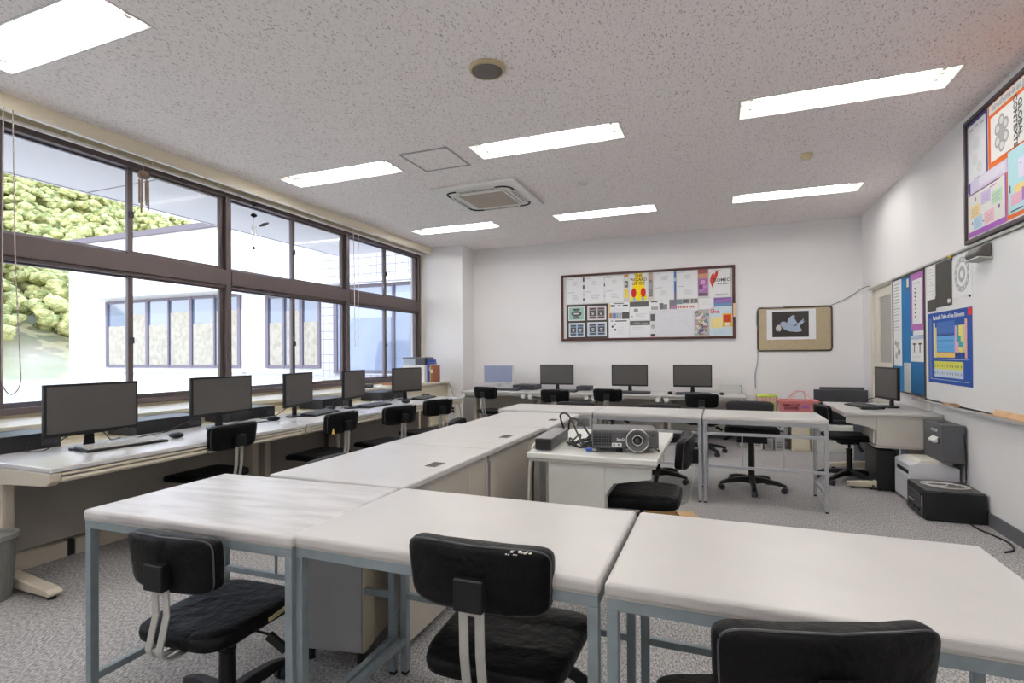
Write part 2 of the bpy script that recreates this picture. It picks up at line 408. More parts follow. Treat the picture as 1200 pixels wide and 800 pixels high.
# hillside
random.seed(3)
def hill_z(x, y):
    d = min(1, max(0, (-x-38)/48)); k = min(1, max(0, (y-55)/16)); k = k*k*(3-2*k)
    return -.6+23.5*d**.8*(1-.85*k)*(1+.05*math.sin(y*.21))
hm = MB(); N = 30; P = []
for j in range(N+1):
    P.append([hm.bm.verts.new((-36-60*j/N, -10+110*i/N, hill_z(-36-60*j/N, -10+110*i/N))) for i in range(N+1)])
for j in range(N):
    for i in range(N): hm.bm.faces.new((P[j][i], P[j][i+1], P[j+1][i+1], P[j+1][i]))
hl = struct(hm.build('ground_hill', mat('hill_soil', (.60, .53, .40), .9, noise=(.3, .5, (.44, .42, .26)))))
LEAF = mat('hill_foliage', (.62, .59, .27), .9, noise=(1.6, .7, (.21, .23, .08)), spec=.1, bump=(3.5, 1.0, .35))
tm = bmesh.new(); bmesh.ops.create_icosphere(tm, subdivisions=1, radius=1); tv = [v.co.copy() for v in tm.verts]; tf = [[v.index for v in f.verts] for f in tm.faces]; tm.free()
vs, fs = [], []
def blob(x, y, z, r):
    n0 = len(vs)
    for v in tv:
        k = r*random.uniform(.65, 1.3); vs.append((x+v.x*k, y+v.y*k, z+v.z*k*.8))
    fs.extend([[i+n0 for i in f] for f in tf])
for n_ in range(900):
    x = -40-52*random.random()**.9; y = random.uniform(0, 80); z = hill_z(x, y); R0 = random.uniform(1.2, 2.6)
    if y > 66 and x > -60: continue
    for k in range(34):
        a_, b_ = random.uniform(0, 2*PI), random.uniform(-.3, 1.4)
        blob(x+R0*math.cos(a_)*math.cos(b_), y+R0*math.sin(a_)*math.cos(b_), z+R0*.6+R0*.8*math.sin(b_), random.uniform(.28, .75))
me = bpy.data.meshes.new('hillside_trees'); me.from_pydata(vs, [], fs); me.materials.append(LEAF)
for p_ in me.polygons: p_.use_smooth = True
fob = bpy.data.objects.new('hillside_trees', me); COL.objects.link(fob); fob['kind'] = 'stuff'
tag(fob, 'bushy green trees covering the hillside outside the windows', 'trees')

# ================================================================== FURNITURE
ZT = .693
# ---- steel-tube tables
def make_table(name='folding_table'):
    Wd, D = .885, .552
    t = thing(name, 'x', 'table')
    m = MB(); m.box(0.002, Wd-.002, 0, D, ZT-.033, ZT); m.build('table_top', [LAMG], t, bevel=.011, seg=4)
    e = MB(); e.box(.006, Wd-.006, .004, D-.004, ZT-.034, ZT-.0305); e.build('top_underside', EDGEM, t)
    i = .006
    for (x, y) in ((i, i), (Wd-i-.026, i), (i, D-i-.026), (Wd-i-.026, D-i-.026)):
        l = MB().box(x, x+.026, y, y+.026, .012, ZT-.062).build('leg', TUBEM, t, bevel=.002)
        MB().box(x+.002, x+.024, y+.002, y+.024, 0, .014).build('foot_cap', BLACK, l)
    r = MB(); z0, z1 = ZT-.062, ZT-.034
    r.box(i, Wd-i, i, i+.025, z0, z1); r.box(i, Wd-i, D-i-.025, D-i, z0, z1); r.box(i+.001, i+.024, i+.025, D-i-.025, z0, z1-.001); r.box(Wd-i-.024, Wd-i-.001, i+.025, D-i-.025, z0, z1-.001)
    r.build('top_rail', TUBEM, t, bevel=.002)
    for x in (i+.002, Wd-i-.024): MB().box(x, x+.022, i+.026, D-i-.026, .118, .142).build('side_stretcher', TUBEM, t, bevel=.002)
    yb = i+.004
    for z in (.555, .295): MB().box(i+.026, Wd-i-.026, yb, yb+.020, z-.011, z+.011).build('cross_rail', TUBEM, t, bevel=.002)
    for fr in (.33, .66): MB().tube([(Wd*fr, yb+.011, .306), (Wd*fr, yb+.011, .544)], .006, 8).build('rack_rod', TUBEM, t)
    return t
tb = make_table()
NG, FG = 'tables of the near row', 'tables of the far row'
def place_table(o, x, y, label, group, flip, wd=.885):
    o.scale = (wd/.885, (.567 if flip else .552)/.552, 1)
    o.location = (x+(wd if flip else 0), y+(.567 if flip else 0), 0); o.rotation_euler = (0, 0, PI if flip else 0); o['label'] = label; o['group'] = group; return o
X0, Y0 = -1.131, 1.163
place_table(tb, X0, Y0, 'grey-white table in the middle of the near row, behind the central chair', NG, True, .880)
t2 = place_table(copy_tree(tb), X0+.886, Y0, 'grey-white table at the right end of the near row', NG, True, .875)
t3 = place_table(copy_tree(tb), X0-.006-.862, Y0-.050, 'scuffed table at the left end of the near row', NG, True, .862)
t3.rotation_euler.z = PI+math.radians(2.3); t3.location.y += .034
# the left table is shorter and scuffed
SCUFF = mat('scuffed_laminate', (.70, .68, .68), .3, noise=(5, .05)); 
def scuff():
    n = SCUFF.node_tree; b = n.nodes['Principled BSDF']; t = n.nodes.new('ShaderNodeTexCoord'); mp = n.nodes.new('ShaderNodeMapping')
    mp.inputs['Scale'].default_value = (1.2, 7, 1); mp.inputs['Rotation'].default_value = (0, 0, .25)
    nz = n.nodes.new('ShaderNodeTexNoise'); nz.inputs['Scale'].default_value = 3.2; nz.inputs['Detail'].default_value = 6; nz.inputs['Distortion'].default_value = .3
    r = n.nodes.new('ShaderNodeValToRGB'); r.color_ramp.elements[0].position = .34; r.color_ramp.elements[0].color = (.43, .41, .405, 1); r.color_ramp.elements[1].position = .58; r.color_ramp.elements[1].color = (.58, .56, .56, 1)
    n.links.new(t.outputs['Object'], mp.inputs[0]); n.links.new(mp.outputs[0], nz.inputs[0]); n.links.new(nz.outputs[0], r.inputs[0]); n.links.new(r.outputs[0], b.inputs['Base Color'])
scuff()
for ch in t3.children:
    if ch.name.startswith('table_top'):
        ch.data = ch.data.copy(); ch.data.materials[0] = SCUFF
FX, FY = -.1346, 4.49
LTUBE = mat('light_grey_tube', (.38, .39, .42), .4, metal=.2)
tb = copy_tree(tb)
def relight(o):
    if o.data and o.data.materials[0] == TUBEM: o.data = o.data.copy(); o.data.materials[0] = LTUBE
    for ch in o.children: relight(ch)
relight(tb)
place_table(tb, FX-.888*2, FY, 'slim table at the left end of the far row, touching the long desk row', FG, False)
place_table(copy_tree(tb), FX-.888, FY, 'slim table in the middle of the far row, behind the projector', FG, False)
place_table(copy_tree(tb), FX, FY, 'slim table at the right end of the far row, nearest the pink basket', FG, False)

# ---- centre row of three steel desks
def row_desk(y0, y1, dx, label):
    t = thing('office_desk', label, 'desk', (dx, 0, 0), 0, 'steel desks of the centre row')
    xa, xb = -1.795, -1.13
    MB().box(xa, xb, y0+.001, y1-.001, ZT-.028, ZT).build('desk_top', LAMG, t, bevel=.007, seg=3)
    MB().box(xa+.02, xb-.028, y0+.012, y1-.012, ZT-.07, ZT-.0285).build('frame', STEELG, t)
    MB().box(xb-.035, xb-.03, y0+.035, y1-.035, .055, ZT-.05).build('back_panel', mat('warm_grey_panel', (.50, .46, .40), .42, noise=(1.5, .10)), t, bevel=.001)
    for y in (y0+.62, y1-.034): MB().box(xa+.30, xb-.026, y, y+.03, .05, ZT-.07).build('side_panel', STEELG, t, bevel=.003)
    for y in (y0+.02, y1-.02): MB().tube([(xb-.06, y, .052), (xb-.06, y, 0)], .014, 10).build('foot', BLACK, t)
    ym = (y0+y1)/2-.02
    g = MB(); g.box(xb-.12, xb-.065, ym-.045, ym+.045, ZT, ZT+.0025)
    go = g.build('cable_grommet', mat('grommet_grey', (.16, .15, .14), .5), t)
    s = MB()
    for k in range(4): s.box(xb-.115+.012*k, xb-.109+.012*k, ym-.038, ym+.038, ZT+.0025, ZT+.0035)
    s.build('grommet_slot', BLACK, go)
    return t
row_desk(1.722, 2.585, 0, 'grey-white desk nearest the camera in the centre row')
row_desk(2.587, 3.45, 0, 'grey-white desk in the middle of the centre row')
row_desk(3.452, 4.335, .035, 'grey-white desk at the far end of the centre row, set slightly proud')
# freestanding drawer pedestal seen under the near tables
t = thing('drawer_pedestal', 'cream drawer pedestal with grey front under the near end of the centre row', 'drawer unit', (-1.272, 1.665, 0), math.radians(11))
MB().box(-.275, 0, .012, .39, .055, .61).build('body', mat('pedestal_cream', (.66, .58, .44), .45), t, bevel=.006)
for x in (-.245, -.03):
    for y in (.05, .35): MB().tube([(x, y, .058), (x, y, 0)], .017, 10).build('castor', BLACK, t)
for z in (.065, .24, .42): MB().box(-.270, -.005, 0, .012, z, z+.178).build('drawer', mat('drawer_grey', (.40, .40, .41), .42), t, bevel=.002)

# ---- computer desks with T-legs
ZD = .663
def t_desk(name, label, x_front, depth, y0, y1, zt, group, loc=(0, 0, 0), rz=0, rails=True, legs=(0, 1)):
    """front edge at local x=x_front, back towards -x, runs along y"""
    t = thing(name, label, 'desk', loc, rz, group)
    xb = x_front-depth
    MB().box(xb, x_front, y0+.001, y1-.001, zt-.026, zt).build('desk_top', LAMW, t, bevel=.006, seg=3)
    MB().box(xb+.02, x_front-.030, y0+.004, y1-.004, zt-.075, zt-.0265).build('frame', EDGEM, t, bevel=.002)
    if rails:
        for (a, b) in ((y0+.05, (y0+y1)/2-.01), ((y0+y1)/2+.01, y1-.05)):
            r = MB(); r.prism([(x_front-.018, zt-.032), (x_front-.002, zt-.032), (x_front-.002, zt-.044), (x_front-.018, zt-.044)], 'y', a, b)
            r.prism([(x_front-.030, zt-.056), (x_front-.004, zt-.052), (x_front-.002, zt-.066), (x_front-.012, zt-.078), (x_front-.030, zt-.078)], 'y', a, b)
            r.build('pull_rail', mat('rail_beige', (.66, .60, .49), .4), t, bevel=.001)
        MB().tube([(x_front-.006, (y0+y1)/2-.008, zt-.05), (x_front-.006, (y0+y1)/2+.008, zt-.05)], .016, 10).build('rail_joint', mat('joint_brown', (.25, .21, .17), .5), t)
    for k in legs:
        y = (y0+.03, y1-.085)[k]
        l = MB(); l.box(xb+.13, xb+.24, y, y+.055, .055, zt-.06); lo = l.build('leg', STEELB, t, bevel=.012)
        a = MB(); a.prism([(xb+.03, zt-.028), (x_front-.006, zt-.028), (x_front-.010, zt-.07), (x_front-.04, zt-.092), (xb+.24, zt-.115), (xb+.13, zt-.115)], 'y', (y0+.002, y1-.05)[k], (y0+.05, y1-.002)[k]); a.build('arm', STEELB, lo, bevel=.004)
        f = MB(); f.prism([(xb+.02, .02), (x_front-.07, .018), (x_front-.06, .035), (x_front-.09, .052), (xb+.26, .085), (xb+.13, .085), (xb+.02, .06)], 'y', y-.005, y+.06); f.build('foot', STEELB, lo, bevel=.008)
        MB().tube([(x_front-.10, y+.027, .02), (x_front-.10, y+.027, 0)], .018, 10).tube([(xb+.06, y+.027, .02), (xb+.06, y+.027, 0)], .018, 10).build('glide', BLACK, lo)
    MB().box(xb+.075, xb+.09, y0+.05, y1-.05, .13, zt-.06).build('modesty_panel', STEELD, t)
    return t
WG = 'computer desks under the windows'
t_desk('computer_desk', 'longest beige computer desk under the windows, nearest the camera', -3.0, .70, 1.555, 3.25, ZD, WG)
t_desk('computer_desk', 'short beige computer desk in the middle of the window row', -3.0, .70, 3.255, 4.24, ZD, WG)
t_desk('computer_desk', 'beige computer desk at the far end of the window row by the column', -3.01, .70, 4.245, 5.96, ZD, WG)
s = MB(); s.box(-3.70, -3.66, 1.2, 1.985, 0, .095); s.box(-3.70, -3.66, 2.03, 6.0, 0, .095); struct(s.build('trim_10', STEELB, bevel=.002))
struct(MB().box(-3.70, -3.672, 1.986, 2.029, 0, .09).build('trim_gap_shade', BLACK))  # black filler painting the dark gap between the duct lengths
# back wall desks
BZ = .650
BG = 'computer desks along the back wall'
bx = [-3.62, -2.57, -1.65, -.70, .30]
bl = ['leftmost grey-topped desk along the back wall, beside the column', 'second desk from the left along the back wall', 'third desk from the left along the back wall', 'rightmost desk along the back wall, nearest the green-edged box']
for k in range(4):
    xa, xb = bx[k], bx[k+1]
    t = thing('computer_desk', bl[k], 'desk', (0, 0, 0), 0, BG)
    MB().box(xa+.002, xb-.002, 7.08, 7.92, BZ-.024, BZ).build('desk_top', LAMG, t, bevel=.005)
    MB().box(xa+.01, xb-.01, 7.10, 7.90, BZ-.055, BZ-.0245).build('frame', STEELG, t)
    for x in (xa+.03, xb-.075):
        l = MB().box(x, x+.045, 7.5, 7.6, .04, BZ-.055).build('leg', STEELB, t, bevel=.008)
        MB().box(x, x+.045, 7.20, 7.85, 0, .045).build('foot', STEELB, l, bevel=.008)
        MB().tube([(x+.022, 7.08, BZ-.060), (x+.022, 7.11, BZ-.060)], .030, 14).tube([(x+.022, 7.11, BZ-.075), (x+.022, 7.5, BZ-.12)], .018, 8).build('arm', WHITEP, l)
    MB().box(xa+.04, xb-.04, 7.74, 7.755, .12, BZ-.055).build('modesty_panel', STEELG, t)
# projector desk
t = thing('teacher_desk', 'pale grey single pedestal desk carrying the projector', 'desk', (0, 0, 0))
PZ = .68
MB().box(-.955, -.285, 2.63, 3.58, PZ-.03, PZ).build('desk_top', mat('pale_desk_laminate', (.72, .72, .68), .25, noise=(6, .05)), t, bevel=.006, seg=3)
MB().box(-.945, -.295, 2.637, 3.57, PZ-.046, PZ-.0305).build('frame', STEELG, t, bevel=.002)
MB().box(-.84, -.545, 2.645, 3.05, .05, PZ-.046).build('pedestal', STEELW, t, bevel=.004)
MB().prism([(-.545, PZ-.046), (-.315, PZ-.046), (-.315, PZ-.10), (-.50, PZ-.135), (-.545, PZ-.20)], 'y', 2.65, 2.68).build('side_apron', STEELW, t, bevel=.003)
MB().box(-.838, -.825, 3.06, 3.55, .10, PZ-.046).build('modesty_panel', STEELG, t)
l = MB().box(-.72, -.66, 3.50, 3.54, .04, PZ-.046).build('leg', STEELW, t, bevel=.006)
MB().box(-.90, -.36, 3.495, 3.545, 0, .05).build('foot', STEELW, l, bevel=.01)
# right desk against the right wall
t = thing('office_desk', 'grey desk against the right wall carrying one monitor', 'desk', (0, 0, 0))
RZ = .675
MB().box(1.00, 1.703, 5.33, 6.36, RZ-.026, RZ).build('desk_top', LAMG, t, bevel=.005)
MB().box(1.01, 1.70, 5.338, 6.35, RZ-.045, RZ-.0265).build('frame', STEELG, t, bevel=.002)
MB().prism([(1.02, RZ-.045), (1.24, RZ-.045), (1.24, RZ-.155), (1.18, RZ-.125), (1.02, RZ-.095)], 'y', 5.345, 5.375).build('side_apron', STEELG, t, bevel=.003)
MB().box(1.24, 1.60, 5.345, 5.75, .395, RZ-.045).build('pedestal', STEELG, t, bevel=.004)
MB().box(1.23, 1.615, 5.35, 5.75, .375, .394).build('pedestal_base', EDGEM, t)
MB().box(1.22, 1.235, 5.36, 5.745, .41, RZ-.055).build('drawer_front', STEELG, t, bevel=.003)
for y in (5.42, 6.27):
    l = MB().box(1.50, 1.58, y, y+.04, .05, .39 if y < 6 else RZ-.045).build('leg', STEELB, t, bevel=.004)
    MB().prism([(1.04, .018), (1.66, .018), (1.66, .085), (1.3, .085), (1.04, .055)], 'y', y-.01, y+.05).build('foot', mat('foot_cream', (.60, .54, .42), .4), l, bevel=.006)
    MB().tube([(1.08, y+.02, .02), (1.08, y+.02, 0)], .018, 10).build('glide', BLACK, l)
MB().box(1.27, 1.66, 6.33, 6.345, .08, RZ-.045).build('end_panel', mat('blue_grey_panel', (.30, .33, .38), .5), t)
MB().box(1.665, 1.68, 5.4, 6.3, .08, RZ-.045).build('modesty_panel', mat('blue_grey_panel', (.30, .33, .38), .5), t)

# ================================================================== CHAIRS
def make_chair(wide=.98, seat_z=.44, mount='bar', vin=VINYL, name='typist_chair', bk=0, thick=.030, byo=-.235):
    t = thing(name, 'x', 'chair')
    sw, sd = .205*wide, .205
    def sf(p):
        k = 1-.10*max(0, -p.y/sd)
        z = p.z+seat_z-thick
        z += -.014*(1-(p.x/sw)**2)*(1-(p.y/sd)**2) if p.z > 0 else 0
        z -= .018*max(0, p.y/sd)**3
        return V(p.x*k, p.y, z)
    s = MB().sq(sw, sd, thick, .45, .32, 12, 40, sf).build('seat', vin, t, smooth=True)
    MB().box(-.14, .14, -.13, .13, seat_z-.068, seat_z-.052).build('seat_plate', PLAS, s, bevel=.004)
    bw, bh, bt = .186*wide, .081, .031
    by, bz = byo, seat_z+.235+bk
    def bf(p):   # p.x width, p.y height, p.z thickness -> bent pad
        x = p.x*(1+.03*(p.y/bh)); yy = by+p.z+.95*p.x*p.x-.10*p.y-.006
        return V(x, yy, bz+p.y)
    b = MB().sq(bw, bh, bt, .40, .28, 12, 44, bf).build('backrest', vin, t, smooth=True)
    pts = []
    for k in range(48):
        a = 2*PI*k/48; c_, s_ = math.cos(a), math.sin(a)
        pts.append(bf(V(bw*.985*math.copysign(abs(c_)**.30, c_), bh*.985*math.copysign(abs(s_)**.30, s_), -bt*.55)))
    MB().tube(pts, .0026, 6, closed=True).build('piping', PLASG, b)
    zb = bz-.02
    MB().box(-.036, .036, by-.058, by-.020, zb-.045, zb+.03).build('bracket', PLAS, t, bevel=.004)
    # slotted steel bar
    path = [(-.06, seat_z-.070), (-.17, seat_z-.070)]+[(p[1], p[2]) for p in arc((-.20, seat_z-.02), .05, -PI/2, -PI+.25, 6)]+[(by-.030, seat_z+.06), (by-.034, zb-.01)]
    def strip(m, x0, x1, pth, th_=.005):
        q = [Vector((0, a, z)) for a, z in pth]; L = []
        for i, p in enumerate(q):
            d = (q[min(i+1, len(q)-1)]-q[max(i-1, 0)]).normalized(); nn = V(0, -d.z, d.y)*th_/2
            L.append([m.bm.verts.new(V(x, 0, 0)+p+sg_*nn) for x, sg_ in ((x0, 1), (x1, 1), (x1, -1), (x0, -1))])
        for A, B in zip(L, L[1:]):
            for k in range(4): m.bm.faces.new((A[k], A[(k+1) % 4], B[(k+1) % 4], B[k]))
        m.bm.faces.new(L[0]); m.bm.faces.new(L[-1][::-1])
    m = MB(); strip(m, -.032, -.0085, path); strip(m, .0085, .032, path); strip(m, -.0085, .0085, path[:2]); strip(m, -.0085, .0085, [path[-1], (by-.0335, zb-.035)][::-1])
    top = (by-.0335, zb-.04); strip(m, -.0085, .0085, [(by-.0325, zb-.062), top])
    m.build('support_bar', SILV, t, bevel=.0012)
    # mechanism, column
    MB().box(-.055, .055, -.09, .07, seat_z-.105, seat_z-.068).build('mechanism', PLAS, t, bevel=.008)
    lv = MB(); lv.tube([(.05, .02, seat_z-.09), (.15, .02, seat_z-.095)], .005, 6); lv.prism([(.14, seat_z-.11), (.21, seat_z-.145), (.235, seat_z-.125), (.16, seat_z-.085)], 'y', .012, .026); lv.build('lever', PLAS, t, bevel=.002)
    MB().lathe([(.013, .20), (.013, seat_z-.10)], seg=16).build('gas_column', CHROME, t, smooth=True)
    MB().lathe([(.030, .065), (.030, .10), (.026, .13), (.024, seat_z-.16), (.028, seat_z-.155), (.028, seat_z-.145)], seg=20).build('column_cover', PLAS, t, smooth=False)
    for k in range(5):
        a = 2*PI*k/5+.35; mtx = Matrix.Rotation(a, 4, 'Z'); m = MB()
        prof = [(.02, .055, .115, .026), (.10, .070, .112, .024), (.20, .062, .096, .022), (.255, .055, .078, .020), (.275, .050, .070, .017)]
        L = []
        for r, z0, z1, hw in prof:
            L.append([m.bm.verts.new(mtx @ V(r, y, z)) for y, z in ((-hw, z0), (hw, z0), (hw*.75, z1), (-hw*.75, z1))])
        for A, B in zip(L, L[1:]):
            for q in range(4): m.bm.faces.new((A[q], A[(q+1) % 4], B[(q+1) % 4], B[q]))
        m.bm.faces.new(L[0]); m.bm.faces.new(L[-1][::-1])
        lg = m.build('base_leg', PLAS, t, bevel=.004)
        m = MB(); ax = mtx @ V(0, 1, 0); cc = mtx @ V(.262, 0, 0)
        for sd_ in (-1, 1):
            p0 = cc+ax*(.006*sd_)+V(0, 0, .0255); p1 = cc+ax*(.022*sd_)+V(0, 0, .0255)
            m.tube([p0, p1], .0255, 14)
        m.tube([cc+V(0, 0, .03), cc+V(0, 0, .06)], .007, 8)
        m.build('caster', CASTERM, lg)
    return t
CG = 'typist chairs'
base = make_chair()
def chair(x, y, deg, label, dz=0, group=None, sc=1.0, first=False):
    c = base if first else copy_tree(base)
    c.location = (x, y, 0); c.rotation_euler = (0, 0, math.radians(deg)); c['label'] = label; c['category'] = 'chair'
    if group: c['group'] = group
    if sc != 1.0: c.scale = (sc, sc, sc)
    return c
G1, G2, G3, G4 = 'chairs at the near tables', 'chairs at the window desks', 'chairs at the back wall desks', 'chairs behind the far tables'
low = make_chair(.87, .405, bk=-.035, byo=-.195)
base, keep = low, base
c1 = chair(-1.497, 1.262, 3, 'black vinyl chair tucked under the scuffed left table', group=G1, first=True)
base = keep
c2 = chair(-.55, 1.375, 2, 'black vinyl chair with scratched backrest in front of the middle near table', group=G1, first=True)
keep = base; base = make_chair(.98, .43)
c3 = chair(.085, 1.235, 20, 'black vinyl chair cut off at the bottom edge beside the right near table', group=G1, first=True)
base = keep
chair(-3.20, 2.56, 92, 'black chair nearest the camera at the window desks', group=G2)
FLK = flat((.62, .60, .55)); random.seed(4); m = MB()
for k in range(10):
    x = .085+.0058*k; z_ = .748+random.uniform(-.004, .004); y = -.235+.95*x*x-.038; m.box(x, x+random.uniform(.003, .007), y-.004, y+.006, z_, z_+random.uniform(.001, .003))
m.build('frayed_seam', FLK, c2)
m = MB()
for k in range(9):
    y = -.02+.02*k; m.box(.186, .1935, y, y+.019, .377+.0012*k-.004*(k > 6), .386+.0018*min(k, 9-k))
m.build('torn_foam', mat('foam_yellow', (.45, .38, .20), .9), c1)
c5 = chair(-2.985, 3.38, 90, 'black chair with a yellow tag on its backrest at the window desks', group=G2)
MB().prism([(-.168, .605), (-.135, .60), (-.150, .645)], 'y', -.262, -.256).build('yellow_tag', flat((.85, .62, .12)), c5)
chair(-2.82, 4.00, 76, 'black chair at the window desks, third from the camera', group=G2)
chair(-2.82, 4.70, 72, 'black chair farthest along the window desks', group=G2)
keep = base; base = make_chair(.98, .38, bk=-.04)
chair(-1.945+.235, 2.27, -88, 'black chair pushed under the window side of the nearest centre desk', group='chairs on the window side of the centre row', first=True)
chair(-2.06+.235, 3.98, -80, 'black chair pushed under the window side of the far centre desk', group='chairs on the window side of the centre row')
base = keep
chair(-2.93, 6.78, -12, 'black chair at the leftmost back wall desk', group=G3)
chair(-1.90, 6.50, 0, 'black chair at the second back wall desk, half hidden by the far tables', group=G3)
chair(-1.30, 6.82, -3, 'black chair with silver bar at the third back wall desk', group=G3)
keep = base; base = make_chair(.98, .41)
chair(-.20, 6.72, 0, 'low black chair at the rightmost back wall desk', group=G3, first=True)
base = make_chair(.90, .455, bk=-.06)
chair(1.10, 5.66, -80, 'black chair facing the right wall desk', first=True)
base = keep
keep = base; base = make_chair(1.0, .475, thick=.042, bk=-.02)
chair(-.40, 2.93, 90, 'black chair at the projector desk, seen from its side', first=True)
base = make_chair(1.06, .47, vin=FABRIC, name='office_chair', thick=.036, bk=-.09)
chair(-1.40, 5.12, 180, 'grey-black fabric chair behind the left table of the far row', group=G4, first=True)
chair(-.55, 5.12, 180, 'grey-black fabric chair behind the middle table of the far row', group=G4)
base = make_chair(1.06, .565, vin=FABRIC, name='office_chair', thick=.040, bk=-.13)
MB().box(-.12, .12, -.12, .12, .42, .50).build('tilt_box', PLAS, base, bevel=.006)
chair(.25, 5.08, 180, 'raised grey-black fabric chair behind the right table of the far row', group=G4, first=True)

# ================================================================== CEILING THINGS
TUBEL = mat('lit_tube', (1, 1, 1), .5, emit=((1, .985, .95), TUBE)); REFL = mat('reflector_white', (.70, .69, .66), .4)
def make_troffer():
    t = thing('ceiling_light', 'x', 'light')
    a, b, h = LW/2, LD/2, .085
    f = MB()
    f.box(-a, a, -b, b, h, h+.01); f.box(-a, a, -b, -b+.004, 0, h); f.box(-a, a, b-.004, b, 0, h); f.box(-a, -a+.004, -b, b, 0, h); f.box(a-.004, a, -b, b, 0, h)
    f.prism([(-.03, h), (.03, h), (0, .04)], 'x', -a+.004, a-.004)
    f.build('housing', REFL, t)
    r = MB(); w_ = .012
    r.box(-a-w_, a+w_, -b-w_, -b, -.004, .002); r.box(-a-w_, a+w_, b, b+w_, -.004, .002); r.box(-a-w_, -a, -b, b, -.004, .002); r.box(a, a+w_, -b, b, -.004, .002)
    r.build('trim_ring', mat('light_trim', (.62, .60, .58), .4), t)
    for y in (-.075, .075):
        MB().tube([(-a+.085, y, .045), (a-.085, y, .045)], .0165, 12).build('tube', TUBEL, t)
        for xa_, xb_ in ((-a+.062, -a+.085), (a-.085, a-.062)): MB().box(xa_, xb_, y-.018, y+.018, .025, .084).build('lamp_holder', WHITEP, t)
    return t
tl = make_troffer()
names = {}
rown = ['behind the camera', 'nearest the camera', 'in the middle of the room', 'nearest the back wall']; coln = ['on the window side', 'in the centre column', 'on the right side']
for i, (x, y) in enumerate(LIGHTS):
    r_, c_ = divmod(i, 3)
    lab = 'lit recessed fluorescent ceiling light %s, %s' % (coln[c_], rown[r_])
    o = tl if i == 0 else copy_tree(tl); o.location = (x, y, ZC); o['label'] = lab
    if i in (3, 6, 9, 11): MB().box(-LW/2+.012, -LW/2+.05, -.135, -.10, .004, .03).build('orange_cap', mat('orange_cap', (.75, .38, .08), .5), o)
    o['group'] = 'recessed ceiling lights'
# air conditioner cassette
t = thing('air_conditioner', 'square white ceiling cassette air conditioner with tan grille', 'air conditioner', (-2.335, 5.305, ZC))
MB().box(-.475, .475, -.475, .475, -.035, 0).build('panel', WHITEP, t, bevel=.012, seg=3)
def rsq(h, r, n=6):
    o = []
    for k, (sx, sy) in enumerate(((1, 1), (-1, 1), (-1, -1), (1, -1))):
        for j in range(n+1):
            a = PI/2*k+PI/2*j/n; o.append((sx*(h-r)+r*math.cos(a), sy*(h-r)+r*math.sin(a), -.037))
    return o
MB().tube(rsq(.365, .10), .011, 8, closed=True).build('outlet_slot', BLACK, t)
for k in range(4):
    m = Matrix.Rotation(PI/2*k, 4, 'Z')
    MB().box(-.22, .22, .325, .385, -.046, -.036, m).build('flap', WHITEP, t, bevel=.004)
    MB().box(-.20, .20, .332, .342, -.0475, -.0445, m).build('flap_gap', BLACK, t)
g = MB(); g.box(-.255, .255, -.255, .255, -.048, -.036)
go = g.build('intake_grille', mat('tan_filter', (.42, .36, .30), .7), t)
g = MB()
for k in range(17): g.box(-.25, .25, -.25+.031*k, -.244+.031*k, -.052, -.048)
g.build('grille_slats', mat('tan_slat', (.52, .46, .40), .6), go)
m = MB()
for (a, b, c_, d) in ((-.275, .275, -.275, -.255), (-.275, .275, .255, .275), (-.275, -.255, -.255, .255), (.255, .275, -.255, .255)): m.box(a, b, c_, d, -.052, -.036)
m.build('grille_frame', WHITEP, t, bevel=.003)
# access hatch
t = thing('access_hatch', 'flush square access hatch in the ceiling with grey frame', 'hatch', (-2.345, 4.135, ZC))
MB().box(-.215, .215, -.21, .21, -.004, 0).build('panel', CEIL, t)
m = MB()
for (a, b, c_, d) in ((-.235, .235, -.23, -.214), (-.235, .235, .214, .23), (-.235, -.218, -.23, .23), (.218, .235, -.23, .23)): m.box(a, b, c_, d, -.007, 0)
m.build('frame', mat('hatch_grey', (.40, .39, .38), .5), t)
# ceiling speaker
t = thing('ceiling_speaker', 'round brass-rimmed ceiling speaker with dark grille', 'speaker', (-1.30, 2.93, ZC))
MB().lathe([(.112, 0), (.112, -.008), (.104, -.020), (.092, -.022), (.092, -.01)], seg=40).build('rim', mat('aged_brass', (.52, .43, .26), .45, metal=.2), t, smooth=True)
MB().lathe([(.091, -.012), (.091, -.021), (.05, -.026), (.001, -.027)], seg=40).build('grille', mat('speaker_cloth', (.17, .145, .13), .9, bump=(500, .5)), t, smooth=True)
t = thing('smoke_detector', 'small yellowed smoke detector on the ceiling', 'detector', (.723, 5.272, ZC))
MB().lathe([(.052, 0), (.052, -.012), (.040, -.018), (.034, -.040), (.001, -.044)], seg=28).build('body', mat('yellowed_plastic', (.68, .57, .36), .45), t, smooth=True)
t = thing('ceiling_disc', 'small white blanking disc on the ceiling', 'ceiling fitting', (-1.297, 5.288, ZC))
MB().lathe([(.055, 0), (.055, -.006), (.045, -.012), (.001, -.014)], seg=28).build('disc', mat('cap_grey', (.66, .63, .61), .5), t, smooth=True)
